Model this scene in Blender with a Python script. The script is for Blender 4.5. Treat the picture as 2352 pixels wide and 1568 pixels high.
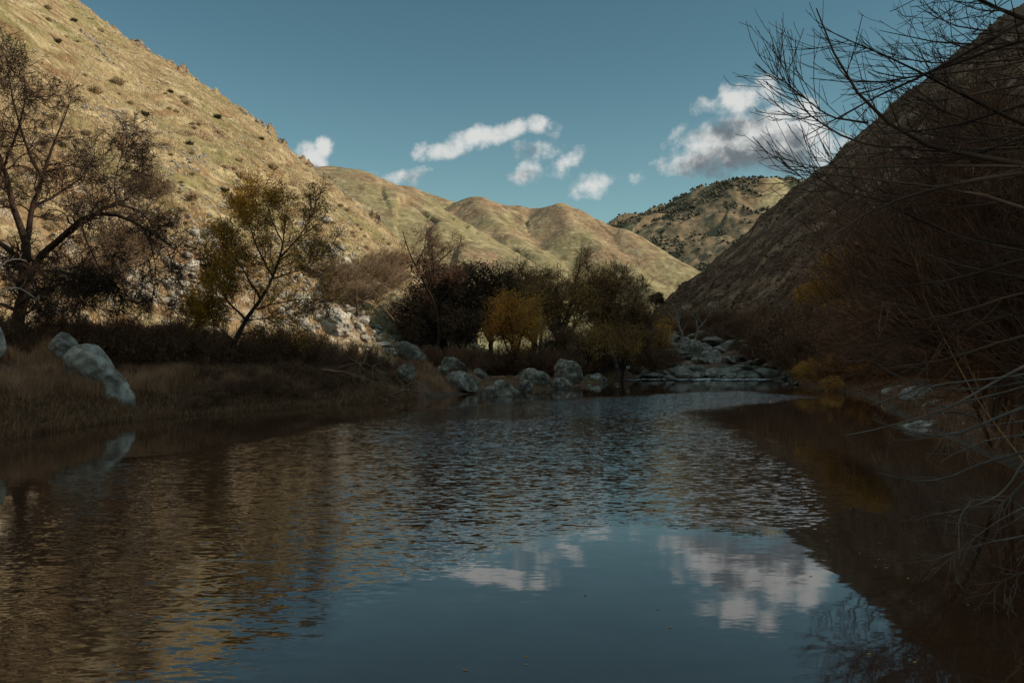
import bpy, math
import numpy as np
from math import radians as RAD

# ------------------------------------------------------------------ camera, sky, sun, exposure
scene = bpy.context.scene
for o in list(bpy.data.objects):
    bpy.data.objects.remove(o)
C = scene.collection
CX, HZ, F, CH = 1176.0, 815.0, 1960.0, 3.0      # image centre, horizon row, focal length (2352-px wide frame), eye height

cam_d = bpy.data.cameras.new('camera'); cam = bpy.data.objects.new('camera', cam_d); C.objects.link(cam)
cam.location = (0, 0, CH); cam.rotation_euler = (RAD(90), 0, 0)
cam_d.sensor_width = 36; cam_d.lens = 36 * F / 2352; cam_d.shift_y = 31 / 2352
cam_d.clip_start = 0.1; cam_d.clip_end = 20000
scene.camera = cam
scene.view_settings.view_transform = 'Standard'
scene.view_settings.look = 'None'
scene.view_settings.gamma = 1
scene.view_settings.exposure = .45
scene.view_settings.use_curve_mapping = False

SUN_AZ, SUN_EL = 101.0, 31.5
sun_d = bpy.data.lights.new('sun', 'SUN'); sun_d.energy = 3.4; sun_d.angle = RAD(0.5); sun_d.color = (1.0, 0.86, 0.68)
sun = bpy.data.objects.new('sun', sun_d); C.objects.link(sun)
sun.rotation_euler = (RAD(90 - SUN_EL), 0, RAD(180 - SUN_AZ))
sun.location = (0, 0, 300)

world = bpy.data.worlds.new('World'); scene.world = world; world.use_nodes = True
W = world.node_tree; W.nodes.clear()

def nd(tree, typ, **kw):
    n = tree.nodes.new(typ)
    for k, v in kw.items():
        if k.startswith('i_'):
            key = k[2:]
            n.inputs[int(key) if key.isdigit() else key].default_value = v
        else:
            setattr(n, k, v)
    return n

def lk(tree, a, b): tree.links.new(a, b)

def azel(px, py):
    az = math.atan2(px - CX, F)
    el = math.atan2(HZ - py, math.hypot(F, px - CX))
    return az, el

def mth(T, op, a, b=None, c=None, clamp=False):
    n = T.nodes.new('ShaderNodeMath'); n.operation = op; n.use_clamp = clamp
    for i, v in enumerate((a, b, c)):
        if v is None: continue
        if isinstance(v, (int, float)): n.inputs[i].default_value = v
        else: T.links.new(v, n.inputs[i])
    return n.outputs[0]

# clouds: (px, py, half width px, half height px, tilt deg, strength)
BLOBS = [
    (1700, 330, 150, 62, 8, 1.0), (1740, 315, 110, 62, 0, 1.0), (1695, 232, 62, 36, 10, .75), (1610, 365, 95, 34, 6, .75),
    (1815, 325, 90, 75, 0, 1.0), (1640, 245, 50, 22, 0, .45), (1880, 340, 60, 50, 0, .7), (1845, 255, 38, 30, 0, .75), (1590, 385, 70, 22, 0, .6), (1760, 205, 35, 30, 0, .55),
    (1010, 347, 62, 23, 6, .7), (1090, 320, 80, 26, 14, .78), (1170, 300, 66, 21, 14, .75), (1235, 288, 40, 22, 0, .68), (1270, 310, 20, 30, 0, .3),
    (1225, 348, 60, 26, 8, .38), (1310, 368, 46, 22, 30, .62), (1215, 398, 50, 28, 5, .52), (1260, 405, 50, 20, 10, .3),
    (1362, 428, 50, 32, 8, .5), (1362, 445, 60, 16, 0, .35), (1462, 408, 24, 16, 10, .38),
    (718, 366, 38, 42, 0, .9), (748, 340, 26, 26, 30, .85), (690, 350, 20, 22, 0, .4),
    (920, 412, 62, 24, -4, .52), (965, 402, 30, 16, 20, .4), (1545, 320, 40, 12, 40, .16)]

cg = bpy.data.node_groups.new('cloud_density', 'ShaderNodeTree')
cg.interface.new_socket(name='P', in_out='INPUT', socket_type='NodeSocketVector')
cg.interface.new_socket(name='D', in_out='OUTPUT', socket_type='NodeSocketFloat')
gi = cg.nodes.new('NodeGroupInput'); go = cg.nodes.new('NodeGroupOutput')
wob = nd(cg, 'ShaderNodeTexNoise', i_Scale=26.0, i_Detail=3.0, i_Roughness=.55)
lk(cg, gi.outputs[0], wob.inputs['Vector'])
ws = nd(cg, 'ShaderNodeVectorMath', operation='SUBTRACT'); ws.inputs[1].default_value = (.5, .5, .5)
lk(cg, wob.outputs['Color'], ws.inputs[0])
wm = nd(cg, 'ShaderNodeVectorMath', operation='MULTIPLY'); wm.inputs[1].default_value = (.022, .014, 0)
lk(cg, ws.outputs[0], wm.inputs[0])
wa = nd(cg, 'ShaderNodeVectorMath', operation='ADD'); lk(cg, gi.outputs[0], wa.inputs[0]); lk(cg, wm.outputs[0], wa.inputs[1])
acc = None
for px, py, hw, hh, tilt, st in BLOBS:
    a, e = azel(px, py)
    mp = nd(cg, 'ShaderNodeMapping', vector_type='TEXTURE')
    mp.inputs['Location'].default_value = (a, e, 0); mp.inputs['Rotation'].default_value = (0, 0, RAD(tilt))
    mp.inputs['Scale'].default_value = (hw * 1.15 / F, hh * 1.15 / F, 1e3)
    lk(cg, wa.outputs[0], mp.inputs['Vector'])
    ln = nd(cg, 'ShaderNodeVectorMath', operation='LENGTH'); lk(cg, mp.outputs[0], ln.inputs[0])
    v = mth(cg, 'MULTIPLY', mth(cg, 'SUBTRACT', 1.0, mth(cg, 'POWER', ln.outputs['Value'], 1.7)), st)
    acc = v if acc is None else mth(cg, 'SMOOTH_MAX', acc, v, .12)
fine = nd(cg, 'ShaderNodeTexNoise', i_Scale=38.0, i_Detail=9.0, i_Roughness=.66)
lk(cg, gi.outputs[0], fine.inputs['Vector'])
dn = mth(cg, 'ADD', acc, mth(cg, 'MULTIPLY', mth(cg, 'SUBTRACT', fine.outputs['Fac'], .5), 1.8))
lk(cg, dn, go.inputs[0])

tc = nd(W, 'ShaderNodeTexCoord'); sp = nd(W, 'ShaderNodeSeparateXYZ'); lk(W, tc.outputs['Generated'], sp.inputs[0])
AZ = mth(W, 'ARCTAN2', sp.outputs[0], sp.outputs[1]); EL = mth(W, 'ARCSINE', sp.outputs[2])
cb = nd(W, 'ShaderNodeCombineXYZ'); lk(W, AZ, cb.inputs[0]); lk(W, EL, cb.inputs[1])
off = nd(W, 'ShaderNodeVectorMath', operation='ADD'); off.inputs[1].default_value = (.012, .030, 0); lk(W, cb.outputs[0], off.inputs[0])
g1 = nd(W, 'ShaderNodeGroup'); g1.node_tree = cg; lk(W, cb.outputs[0], g1.inputs[0])
g2 = nd(W, 'ShaderNodeGroup'); g2.node_tree = cg; lk(W, off.outputs[0], g2.inputs[0])
mr = nd(W, 'ShaderNodeMapRange', interpolation_type='SMOOTHSTEP'); mr.inputs['From Min'].default_value = .02; mr.inputs['From Max'].default_value = .78
mr.inputs['To Max'].default_value = .96
lk(W, g1.outputs[0], mr.inputs['Value'])
lit = nd(W, 'ShaderNodeMapRange', interpolation_type='SMOOTHSTEP'); lit.inputs['From Min'].default_value = .85; lit.inputs['From Max'].default_value = .0
lk(W, g2.outputs[0], lit.inputs['Value'])
ccol = nd(W, 'ShaderNodeMix', data_type='RGBA'); ccol.inputs['A'].default_value = (1.25, 1.45, 1.6, 1); ccol.inputs['B'].default_value = (5.9, 5.95, 5.8, 1)
lk(W, lit.outputs[0], ccol.inputs['Factor'])
sky = nd(W, 'ShaderNodeTexSky', sky_type='NISHITA'); sky.sun_disc = False
sky.sun_elevation = RAD(SUN_EL); sky.sun_rotation = RAD(SUN_AZ); sky.altitude = 600
sky.air_density = 1.0; sky.dust_density = .6; sky.ozone_density = 1.6
grad = nd(W, 'ShaderNodeMapRange', interpolation_type='SMOOTHSTEP'); grad.inputs['From Min'].default_value = RAD(5); grad.inputs['From Max'].default_value = RAD(24); lk(W, EL, grad.inputs['Value'])
tcol = nd(W, 'ShaderNodeMix', data_type='RGBA'); tcol.inputs['A'].default_value = (.80, .94, .74, 1); tcol.inputs['B'].default_value = (.52, .72, .575, 1)
lk(W, grad.outputs[0], tcol.inputs['Factor'])
up = nd(W, 'ShaderNodeMapRange'); up.inputs['From Min'].default_value = .40; up.inputs['From Max'].default_value = 1.0
lk(W, sp.outputs[2], up.inputs['Value'])
zenith_fill = nd(W, 'ShaderNodeMix', data_type='RGBA'); zenith_fill.inputs['A'].default_value = (1, 1, 1, 1); zenith_fill.inputs['B'].default_value = (6.6, 4.3, 3.2, 1); lk(W, up.outputs[0], zenith_fill.inputs['Factor'])  # overhead sky brightened and warmed, added fill for the shaded valley
t1 = nd(W, 'ShaderNodeVectorMath', operation='MULTIPLY'); lk(W, sky.outputs[0], t1.inputs[0]); lk(W, tcol.outputs['Result'], t1.inputs[1])
tint = nd(W, 'ShaderNodeVectorMath', operation='MULTIPLY'); lk(W, t1.outputs[0], tint.inputs[0]); lk(W, zenith_fill.outputs['Result'], tint.inputs[1])
bg = nd(W, 'ShaderNodeBackground', i_Strength=.088); lk(W, tint.outputs[0], bg.inputs['Color'])
bgc = nd(W, 'ShaderNodeBackground', i_Strength=.088); lk(W, ccol.outputs['Result'], bgc.inputs['Color'])
inwin = mth(W, 'MULTIPLY', mth(W, 'LESS_THAN', mth(W, 'ABSOLUTE', mth(W, 'SUBTRACT', AZ, .08)), .45), mth(W, 'LESS_THAN', mth(W, 'ABSOLUTE', mth(W, 'SUBTRACT', EL, .23)), .21))
ms0 = nd(W, 'ShaderNodeMixShader'); lk(W, mr.outputs[0], ms0.inputs[0]); lk(W, bg.outputs[0], ms0.inputs[1]); lk(W, bgc.outputs[0], ms0.inputs[2])
ms1 = nd(W, 'ShaderNodeMixShader'); lk(W, inwin, ms1.inputs[0]); lk(W, bg.outputs[0], ms1.inputs[1]); lk(W, ms0.outputs[0], ms1.inputs[2])
wo = nd(W, 'ShaderNodeOutputWorld'); lk(W, ms1.outputs[0], wo.inputs['Surface'])

# ------------------------------------------------------------------ numpy helpers
def PX(px, py, d): return np.array([(px - CX) / F * d, d, CH + (HZ - py) / F * d])
def PXS(pts): return np.array([PX(*p) for p in pts])

_pr = np.random.RandomState(7); _perm = _pr.permutation(4096); _grad = _pr.uniform(-1, 1, (4096, 3)); _grad /= np.linalg.norm(_grad, axis=1)[:, None]
def perlin(p, s=1.0, seed=0):
    p = np.asarray(p, float) / s
    if p.shape[-1] == 2: p = np.concatenate([p, np.full(p.shape[:-1] + (1,), seed * 3.7 + .3)], -1)
    else: p = p + seed * 17.31
    i = np.floor(p).astype(np.int64); f = p - i; u = f * f * f * (f * (f * 6 - 15) + 10)
    out = np.zeros(p.shape[:-1])
    for dx in (0, 1):
        for dy in (0, 1):
            for dz in (0, 1):
                h = _perm[(_perm[(_perm[(i[..., 0] + dx) & 4095] + i[..., 1] + dy) & 4095] + i[..., 2] + dz) & 4095]
                g = _grad[h]
                d = g[..., 0] * (f[..., 0] - dx) + g[..., 1] * (f[..., 1] - dy) + g[..., 2] * (f[..., 2] - dz)
                w = (u[..., 0] if dx else 1 - u[..., 0]) * (u[..., 1] if dy else 1 - u[..., 1]) * (u[..., 2] if dz else 1 - u[..., 2])
                out += d * w
    return out * 1.6
def fbm(p, s, o=4, seed=0, rough=.5):
    r = 0; a = 1
    for k in range(o):
        r = r + perlin(p, s / 2 ** k, seed + k) * a; a *= rough
    return r
def sstep(a, b, x):
    t = np.clip((x - a) / (b - a), 0, 1); return t * t * (3 - 2 * t)
def mixc(a, b, f): return a + (np.asarray(b) - a) * f[..., None]

def make_mesh(name, V, Fc, mat=None, col=None, smooth=False, attrs=None):
    """Fc: int array (n,3) or (n,4)"""
    me = bpy.data.meshes.new(name); V = np.ascontiguousarray(V, dtype=np.float32).reshape(-1, 3); Fc = np.ascontiguousarray(Fc, dtype=np.int32)
    k = Fc.shape[1]; n = len(Fc)
    me.vertices.add(len(V)); me.vertices.foreach_set('co', V.ravel())
    me.loops.add(n * k); me.loops.foreach_set('vertex_index', Fc.ravel())
    me.polygons.add(n); me.polygons.foreach_set('loop_start', np.arange(0, n * k, k, dtype=np.int32))
    try: me.polygons.foreach_set('loop_total', np.full(n, k, dtype=np.int32))
    except Exception: pass
    if smooth: me.polygons.foreach_set('use_smooth', np.ones(n, dtype=bool))
    if col is not None:
        a = me.color_attributes.new('Col', 'FLOAT_COLOR', 'POINT'); c = np.ones((len(V), 4), np.float32); c[:, :3] = np.asarray(col).reshape(-1, 3)
        a.data.foreach_set('color', c.ravel())
    for nm, vals in (attrs or {}).items():
        a = me.attributes.new(nm, 'FLOAT', 'POINT'); a.data.foreach_set('value', np.asarray(vals, np.float32).ravel())
    me.update(calc_edges=True)
    if mat: me.materials.append(mat)
    return me

def link(name, me, parent=None, loc=None):
    o = bpy.data.objects.new(name, me); C.objects.link(o)
    if parent: o.parent = parent
    if loc is not None: o.location = loc
    return o
def tag(o, label=None, cat=None, group=None, kind=None):
    if label: o['label'] = label
    if cat: o['category'] = cat
    if group: o['group'] = group
    if kind: o['kind'] = kind
    return o
def thing(name, label, cat, loc, group=None, rz=0, sc=1):
    o = bpy.data.objects.new(name, None); C.objects.link(o); o.location = loc; o.rotation_euler = (0, 0, rz)
    o.scale = (sc, sc, sc) if np.isscalar(sc) else sc
    o.empty_display_size = .3
    return tag(o, label, cat, group)
def dup(root, loc, rz, sc, label=None, group=None):
    r = root.copy(); C.objects.link(r); r.location = loc; r.rotation_euler = (0, 0, rz); r.scale = (sc, sc, sc) if np.isscalar(sc) else sc
    if label: r['label'] = label
    if group: r['group'] = group
    for ch in list(root.children):
        c = ch.copy(); C.objects.link(c); c.parent = r
    return r

def grid_faces(nu, nv):
    i = np.arange(nu * nv).reshape(nu, nv)
    return np.stack([i[:-1, :-1], i[1:, :-1], i[1:, 1:], i[:-1, 1:]], -1).reshape(-1, 4)

# ------------------------------------------------------------------ materials
def new_mat(name):
    m = bpy.data.materials.new(name); m.use_nodes = True; T = m.node_tree; T.nodes.clear()
    out = nd(T, 'ShaderNodeOutputMaterial'); b = nd(T, 'ShaderNodeBsdfPrincipled'); lk(T, b.outputs[0], out.inputs['Surface'])
    return m, T, b
def spec(b, v):
    b.inputs['Specular IOR Level'].default_value = v

def terrain_mat(name, fine_scale, amp=.5, bump=.3, bscale=None):
    m, T, b = new_mat(name); spec(b, .1); b.inputs['Roughness'].default_value = .95
    at = nd(T, 'ShaderNodeAttribute', attribute_name='Col'); tcn = nd(T, 'ShaderNodeTexCoord')
    n1 = nd(T, 'ShaderNodeTexNoise', i_Scale=fine_scale, i_Detail=5.0, i_Roughness=.7); lk(T, tcn.outputs['Object'], n1.inputs['Vector'])
    r = nd(T, 'ShaderNodeMapRange'); r.inputs['From Min'].default_value = .3; r.inputs['From Max'].default_value = .7
    r.inputs['To Min'].default_value = 1 - amp; r.inputs['To Max'].default_value = 1 + amp
    lk(T, n1.outputs['Fac'], r.inputs['Value'])
    mx = nd(T, 'ShaderNodeVectorMath', operation='SCALE'); lk(T, at.outputs['Color'], mx.inputs[0]); lk(T, r.outputs[0], mx.inputs['Scale'])
    lk(T, mx.outputs[0], b.inputs['Base Color'])
    n2 = nd(T, 'ShaderNodeTexNoise', i_Scale=bscale or fine_scale, i_Detail=6.0, i_Roughness=.65); lk(T, tcn.outputs['Object'], n2.inputs['Vector'])
    bp = nd(T, 'ShaderNodeBump', i_Strength=1.0, i_Distance=bump); lk(T, n2.outputs['Fac'], bp.inputs['Height']); lk(T, bp.outputs[0], b.inputs['Normal'])
    return m

def rock_mat(name, c1, c2, c3, scale=1.0):
    m, T, b = new_mat(name); spec(b, .25); b.inputs['Roughness'].default_value = .85
    tcn = nd(T, 'ShaderNodeTexCoord'); oi = nd(T, 'ShaderNodeObjectInfo')
    ad = nd(T, 'ShaderNodeVectorMath', operation='ADD'); lk(T, tcn.outputs['Object'], ad.inputs[0])
    cbn = nd(T, 'ShaderNodeVectorMath', operation='SCALE'); cbn.inputs['Scale'].default_value = 0.35; lk(T, oi.outputs['Location'], cbn.inputs[0]); lk(T, cbn.outputs[0], ad.inputs[1])
    n1 = nd(T, 'ShaderNodeTexNoise', i_Scale=1.6 * scale, i_Detail=6.0, i_Roughness=.62); lk(T, ad.outputs[0], n1.inputs['Vector'])
    rp = nd(T, 'ShaderNodeValToRGB'); e = rp.color_ramp.elements
    e[0].position = .34; e[0].color = (*c1, 1); e[1].position = .68; e[1].color = (*c3, 1)
    k = e.new(.5); k.color = (*c2, 1)
    lk(T, n1.outputs['Fac'], rp.inputs[0])
    n3 = nd(T, 'ShaderNodeTexNoise', i_Scale=14 * scale, i_Detail=4.0, i_Roughness=.7); lk(T, ad.outputs[0], n3.inputs['Vector'])
    r = nd(T, 'ShaderNodeMapRange'); r.inputs['From Min'].default_value = .3; r.inputs['From Max'].default_value = .7; r.inputs['To Min'].default_value = .72; r.inputs['To Max'].default_value = 1.25
    lk(T, n3.outputs['Fac'], r.inputs['Value'])
    rr = mth(T, 'MULTIPLY', r.outputs[0], mth(T, 'MULTIPLY_ADD', oi.outputs['Random'], .6, .65))
    mx = nd(T, 'ShaderNodeVectorMath', operation='SCALE'); lk(T, rp.outputs[0], mx.inputs[0]); lk(T, rr, mx.inputs['Scale'])
    lk(T, mx.outputs[0], b.inputs['Base Color'])
    n2 = nd(T, 'ShaderNodeTexNoise', i_Scale=4.5 * scale, i_Detail=8.0, i_Roughness=.65); lk(T, ad.outputs[0], n2.inputs['Vector'])
    bp = nd(T, 'ShaderNodeBump', i_Strength=.8, i_Distance=.12 / scale); lk(T, n2.outputs['Fac'], bp.inputs['Height']); lk(T, bp.outputs[0], b.inputs['Normal'])
    return m

def plant_mat(name, c1, c2, scale=1.0, trans=0.0, rough=.8, contrast=.35, sp=.15):
    m, T, b = new_mat(name); spec(b, sp); b.inputs['Roughness'].default_value = rough
    geo = nd(T, 'ShaderNodeNewGeometry'); oi = nd(T, 'ShaderNodeObjectInfo')
    n1 = nd(T, 'ShaderNodeTexNoise', i_Scale=scale, i_Detail=3.0, i_Roughness=.7); lk(T, geo.outputs['Position'], n1.inputs['Vector'])
    f = nd(T, 'ShaderNodeMapRange'); f.inputs['From Min'].default_value = .35; f.inputs['From Max'].default_value = .65; lk(T, n1.outputs['Fac'], f.inputs['Value'])
    mx = nd(T, 'ShaderNodeMix', data_type='RGBA'); mx.inputs['A'].default_value = (*c1, 1); mx.inputs['B'].default_value = (*c2, 1); lk(T, f.outputs[0], mx.inputs['Factor'])
    isl = mth(T, 'MULTIPLY_ADD', geo.outputs['Random Per Island'], contrast * 2, 1 - contrast)
    rr = mth(T, 'MULTIPLY', isl, mth(T, 'MULTIPLY_ADD', oi.outputs['Random'], .3, .85))
    s = nd(T, 'ShaderNodeVectorMath', operation='SCALE'); lk(T, mx.outputs['Result'], s.inputs[0]); lk(T, rr, s.inputs['Scale'])
    lk(T, s.outputs[0], b.inputs['Base Color'])
    if trans > 0:
        tr = nd(T, 'ShaderNodeBsdfTranslucent'); lk(T, s.outputs[0], tr.inputs['Color'])
        ms = nd(T, 'ShaderNodeMixShader', i_Fac=trans); out = [n for n in T.nodes if n.type == 'OUTPUT_MATERIAL'][0]
        lk(T, b.outputs[0], ms.inputs[1]); lk(T, tr.outputs[0], ms.inputs[2]); lk(T, ms.outputs[0], out.inputs['Surface'])
    return m

M_hillL = terrain_mat('dry_grass_slope', 1.1, .5, .5, 1.4)
M_hillR = terrain_mat('brown_slope', .9, .45, .5, 1.1)
M_mid = terrain_mat('far_grass_hills', .22, .38, 1.1, .28)
M_far = terrain_mat('wooded_mountain', .03, .45, 6.0, .03)
M_ground = terrain_mat('bank_soil', 2.5, .5, .12, 3.0)
M_granite = rock_mat('granite', (.13, .112, .092), (.31, .285, .25), (.52, .49, .44), 1.0)
M_wetrock = rock_mat('river_stone', (.07, .057, .045), (.17, .147, .12), (.40, .365, .32), 1.3)
M_pale = rock_mat('pale_granite', (.24, .21, .17), (.42, .38, .32), (.58, .53, .46), .8)  # lighter granite tone for the hill rocks
M_crag = rock_mat('hill_rock', (.12, .10, .08), (.30, .26, .21), (.46, .42, .36), .5)
M_bark = plant_mat('dark_bark', (.030, .019, .014), (.062, .038, .026), 1.5)
M_twig = plant_mat('brown_twigs', (.13, .066, .045), (.21, .112, .072), .8)
M_whip = plant_mat('willow_whips', (.06, .034, .026), (.16, .09, .055), .5, contrast=.6)
M_sunlit_tone = plant_mat('sunlit_tone_shoots', (.36, .20, .085), (.46, .28, .13), .5, contrast=.5)  # sunlight on the twigs put into the bark colour
M_palew = plant_mat('pale_bare_wood', (.30, .26, .23), (.52, .47, .43), 2.0)
M_palebark = plant_mat('pale_bark', (.15, .12, .10), (.30, .25, .215), 2.0)
M_greybark = plant_mat('grey_bark', (.10, .075, .06), (.21, .17, .14), 2.0)
M_grey = plant_mat('grey_brown_twigs', (.17, .115, .07), (.26, .18, .115), .4)
M_leafY = plant_mat('yellow_leaves', (.72, .40, .04), (.28, .17, .035), .55, .35, contrast=.5)
M_leafO = plant_mat('orange_leaves', (.66, .31, .05), (.80, .45, .07), .4, .35, contrast=.4)
M_leafW = plant_mat('willow_leaves', (.44, .25, .07), (.62, .37, .09), .3, .35, contrast=.45)
M_leafD = plant_mat('dark_oak_leaves', (.045, .034, .022), (.085, .06, .035), .5, .0, contrast=.5)
M_leafB = plant_mat('brown_brush', (.17, .088, .05), (.27, .15, .08), .35, .2, contrast=.5)
M_scrub = plant_mat('slope_scrub', (.10, .06, .04), (.17, .105, .068), .2, .1, contrast=.5)
M_straw = plant_mat('dry_straw', (.54, .31, .18), (.27, .15, .085), .5, .3, contrast=.45)
M_strawL = plant_mat('pale_bunch_grass', (.74, .61, .42), (.42, .33, .19), .15, .35, contrast=.4)
M_green = plant_mat('green_sagebrush', (.10, .10, .045), (.06, .06, .03), .4, .2)
M_sage = plant_mat('tan_sagebrush', (.33, .25, .11), (.22, .17, .08), .8, .25)

M_foam_glint, T, b = new_mat('white_water_glint'); b.inputs['Base Color'].default_value = (.55, .58, .58, 1); b.inputs['Roughness'].default_value = .25
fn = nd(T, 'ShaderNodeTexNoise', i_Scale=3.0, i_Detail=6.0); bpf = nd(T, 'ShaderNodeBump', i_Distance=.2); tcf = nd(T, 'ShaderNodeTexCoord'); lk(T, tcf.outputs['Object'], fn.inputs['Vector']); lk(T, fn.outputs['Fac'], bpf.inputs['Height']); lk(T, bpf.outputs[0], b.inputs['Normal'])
rf = nd(T, 'ShaderNodeValToRGB'); rf.color_ramp.elements[0].position = .42; rf.color_ramp.elements[0].color = (.04, .03, .025, 1); rf.color_ramp.elements[1].position = .56; rf.color_ramp.elements[1].color = (.8, .82, .82, 1); lk(T, fn.outputs['Fac'], rf.inputs[0]); lk(T, rf.outputs[0], b.inputs['Base Color'])  # bright ramp also paints the riffle's sky reflection
# ------------------------------------------------------------------ water
LB = [(-30, -60), (-24, -20), (-20.5, 5), (-19.6, 22), (-18.1, 30.2), (-17.9, 38), (-15.5, 43.5), (-11.9, 49), (-8.5, 55), (-6.0, 60), (-3.0, 66), (0, 68), (2.5, 72), (6, 80), (10, 92), (13, 103), (14, 115)]
RB = [(33, 118), (35, 108), (30, 92), (27.2, 78), (26.5, 65), (22, 50), (18.7, 40.5), (15.8, 31), (12.8, 21), (11.0, 14), (11.5, 6), (15, -15), (20, -60)]
POLY = np.array(LB + RB, float)
def sdpoly(P, poly):
    d = np.full(len(P), 1e9); inside = np.zeros(len(P), bool); n = len(poly)
    for i in range(n):
        a = poly[i]; b = poly[(i + 1) % n]; e = b - a; w = P - a
        t = np.clip((w @ e) / (e @ e), 0, 1); q = w - t[:, None] * e
        d = np.minimum(d, (q ** 2).sum(1))
        c1 = P[:, 1] >= a[1]; c2 = P[:, 1] < b[1]; c3 = e[0] * w[:, 1] > e[1] * w[:, 0]
        inside ^= (c1 & c2 & c3) | (~c1 & ~c2 & ~c3)
    d = np.sqrt(d); return np.where(inside, -d, d)

def wpt(px, py):
    d = CH * F / (py - HZ); return ((px - CX) / F * d, d)
# wind-ruffled patch of the pool, and the side where the ripples run on to the near shore
WIND = np.array([wpt(1700, 898), wpt(1875, 912), wpt(1740, 925), wpt(1570, 946), wpt(1690, 1000), wpt(1840, 1070), wpt(1860, 1160), wpt(1880, 1215),
                 wpt(1400, 1205), wpt(1200, 1250), wpt(960, 1320), wpt(740, 1400), wpt(560, 1568), (-2.8, 4), (-9, 3), wpt(0, 1300), wpt(60, 1150), wpt(300, 1065),
                 wpt(560, 1020), wpt(760, 975), wpt(1000, 940), wpt(1200, 922), wpt(1400, 912)])
xs = np.concatenate([np.linspace(-40, -20, 14)[:-1], np.linspace(-20, 36, 195), np.linspace(36, 44, 8)[1:]])
ys = np.concatenate([np.linspace(-60, 5, 12)[:-1], 5 * np.exp(np.linspace(0, math.log(124 / 5), 300))])
X, Y = np.meshgrid(xs, ys, indexing='ij'); P2 = np.stack([X.ravel(), Y.ravel()], 1)
wv = P2 + np.stack([perlin(P2, 3.0, 5), perlin(P2, 3.0, 9)], 1) * (.15 + .014 * P2[:, 1:2])
sdw = sdpoly(wv, WIND); soft = .25 + .022 * np.clip(P2[:, 1], 5, 80)
wind = sstep(1.0, -1.0, sdw / soft)
wind *= .40 + .60 * sstep(8, 30, P2[:, 1])
wind *= .62 + .38 * sstep(-.35, .5, fbm(P2 * np.array([1, .6]), 5.0, 3, 2))
wind = wind * (1 + 1.8 * sstep(40, 50, P2[:, 1]) * sstep(-3, 8, P2[:, 0])); wind = wind + .9 * sstep(100, 108, P2[:, 1]) * sstep(12, 18, P2[:, 0])
frac = make_mesh('river_water', np.concatenate([P2, np.zeros((len(P2), 1))], 1), grid_faces(len(xs), len(ys)), None, None, True, {'wind': wind})
mw, T, b = new_mat('river_water')
b.inputs['Base Color'].default_value = (.05, .0235, .013, 1); b.inputs['Roughness'].default_value = .03; b.inputs['IOR'].default_value = 1.55; spec(b, .95)
tcn = nd(T, 'ShaderNodeTexCoord'); at = nd(T, 'ShaderNodeAttribute', attribute_name='wind')
def ripple(scale, rot, detail, dist):
    mp = nd(T, 'ShaderNodeMapping'); mp.inputs['Rotation'].default_value = (0, 0, RAD(rot)); mp.inputs['Scale'].default_value = scale
    lk(T, tcn.outputs['Object'], mp.inputs['Vector'])
    n = nd(T, 'ShaderNodeTexNoise', i_Scale=1.0, i_Detail=detail, i_Roughness=.5, i_Distortion=dist); lk(T, mp.outputs[0], n.inputs['Vector'])
    s = nd(T, 'ShaderNodeVectorMath', operation='SUBTRACT'); s.inputs[1].default_value = (.5, .5, .5); lk(T, n.outputs['Color'], s.inputs[0]); return s.outputs[0]
r1 = ripple((3.8, 10.5, 1), 9, 1.5, .8); r2 = ripple((8.0, 21.0, 1), -7, 1.0, .4); r3 = ripple((1.1, 3.0, 1), 12, 2.0, .3)
def vscale(v, s):
    n = nd(T, 'ShaderNodeVectorMath', operation='SCALE'); lk(T, v, n.inputs[0])
    if isinstance(s, float): n.inputs['Scale'].default_value = s
    else: lk(T, s, n.inputs['Scale'])
    return n.outputs[0]
def vadd(a, c):
    n = nd(T, 'ShaderNodeVectorMath', operation='ADD'); lk(T, a, n.inputs[0])
    if isinstance(c, tuple): n.inputs[1].default_value = c
    else: lk(T, c, n.inputs[1])
    return n.outputs[0]
wA = at.outputs['Fac']
tot = vadd(vscale(r1, mth(T, 'MULTIPLY_ADD', wA, .62, .016)), vscale(r2, mth(T, 'MULTIPLY_ADD', wA, .22, .004)))
tot = vadd(tot, vscale(r3, mth(T, 'MULTIPLY_ADD', wA, .08, .018)))
fl = nd(T, 'ShaderNodeVectorMath', operation='MULTIPLY'); fl.inputs[1].default_value = (.45, 1, 0); lk(T, tot, fl.inputs[0])
nn = nd(T, 'ShaderNodeVectorMath', operation='NORMALIZE'); lk(T, vadd(fl.outputs[0], (0, 0, 1)), nn.inputs[0])
lk(T, nn.outputs[0], b.inputs['Normal'])
frac.materials.append(mw)
water = link('river_water', frac); tag(water, 'dark river pool with wind ripples mirroring hill, sky and clouds', kind='structure')

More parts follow.
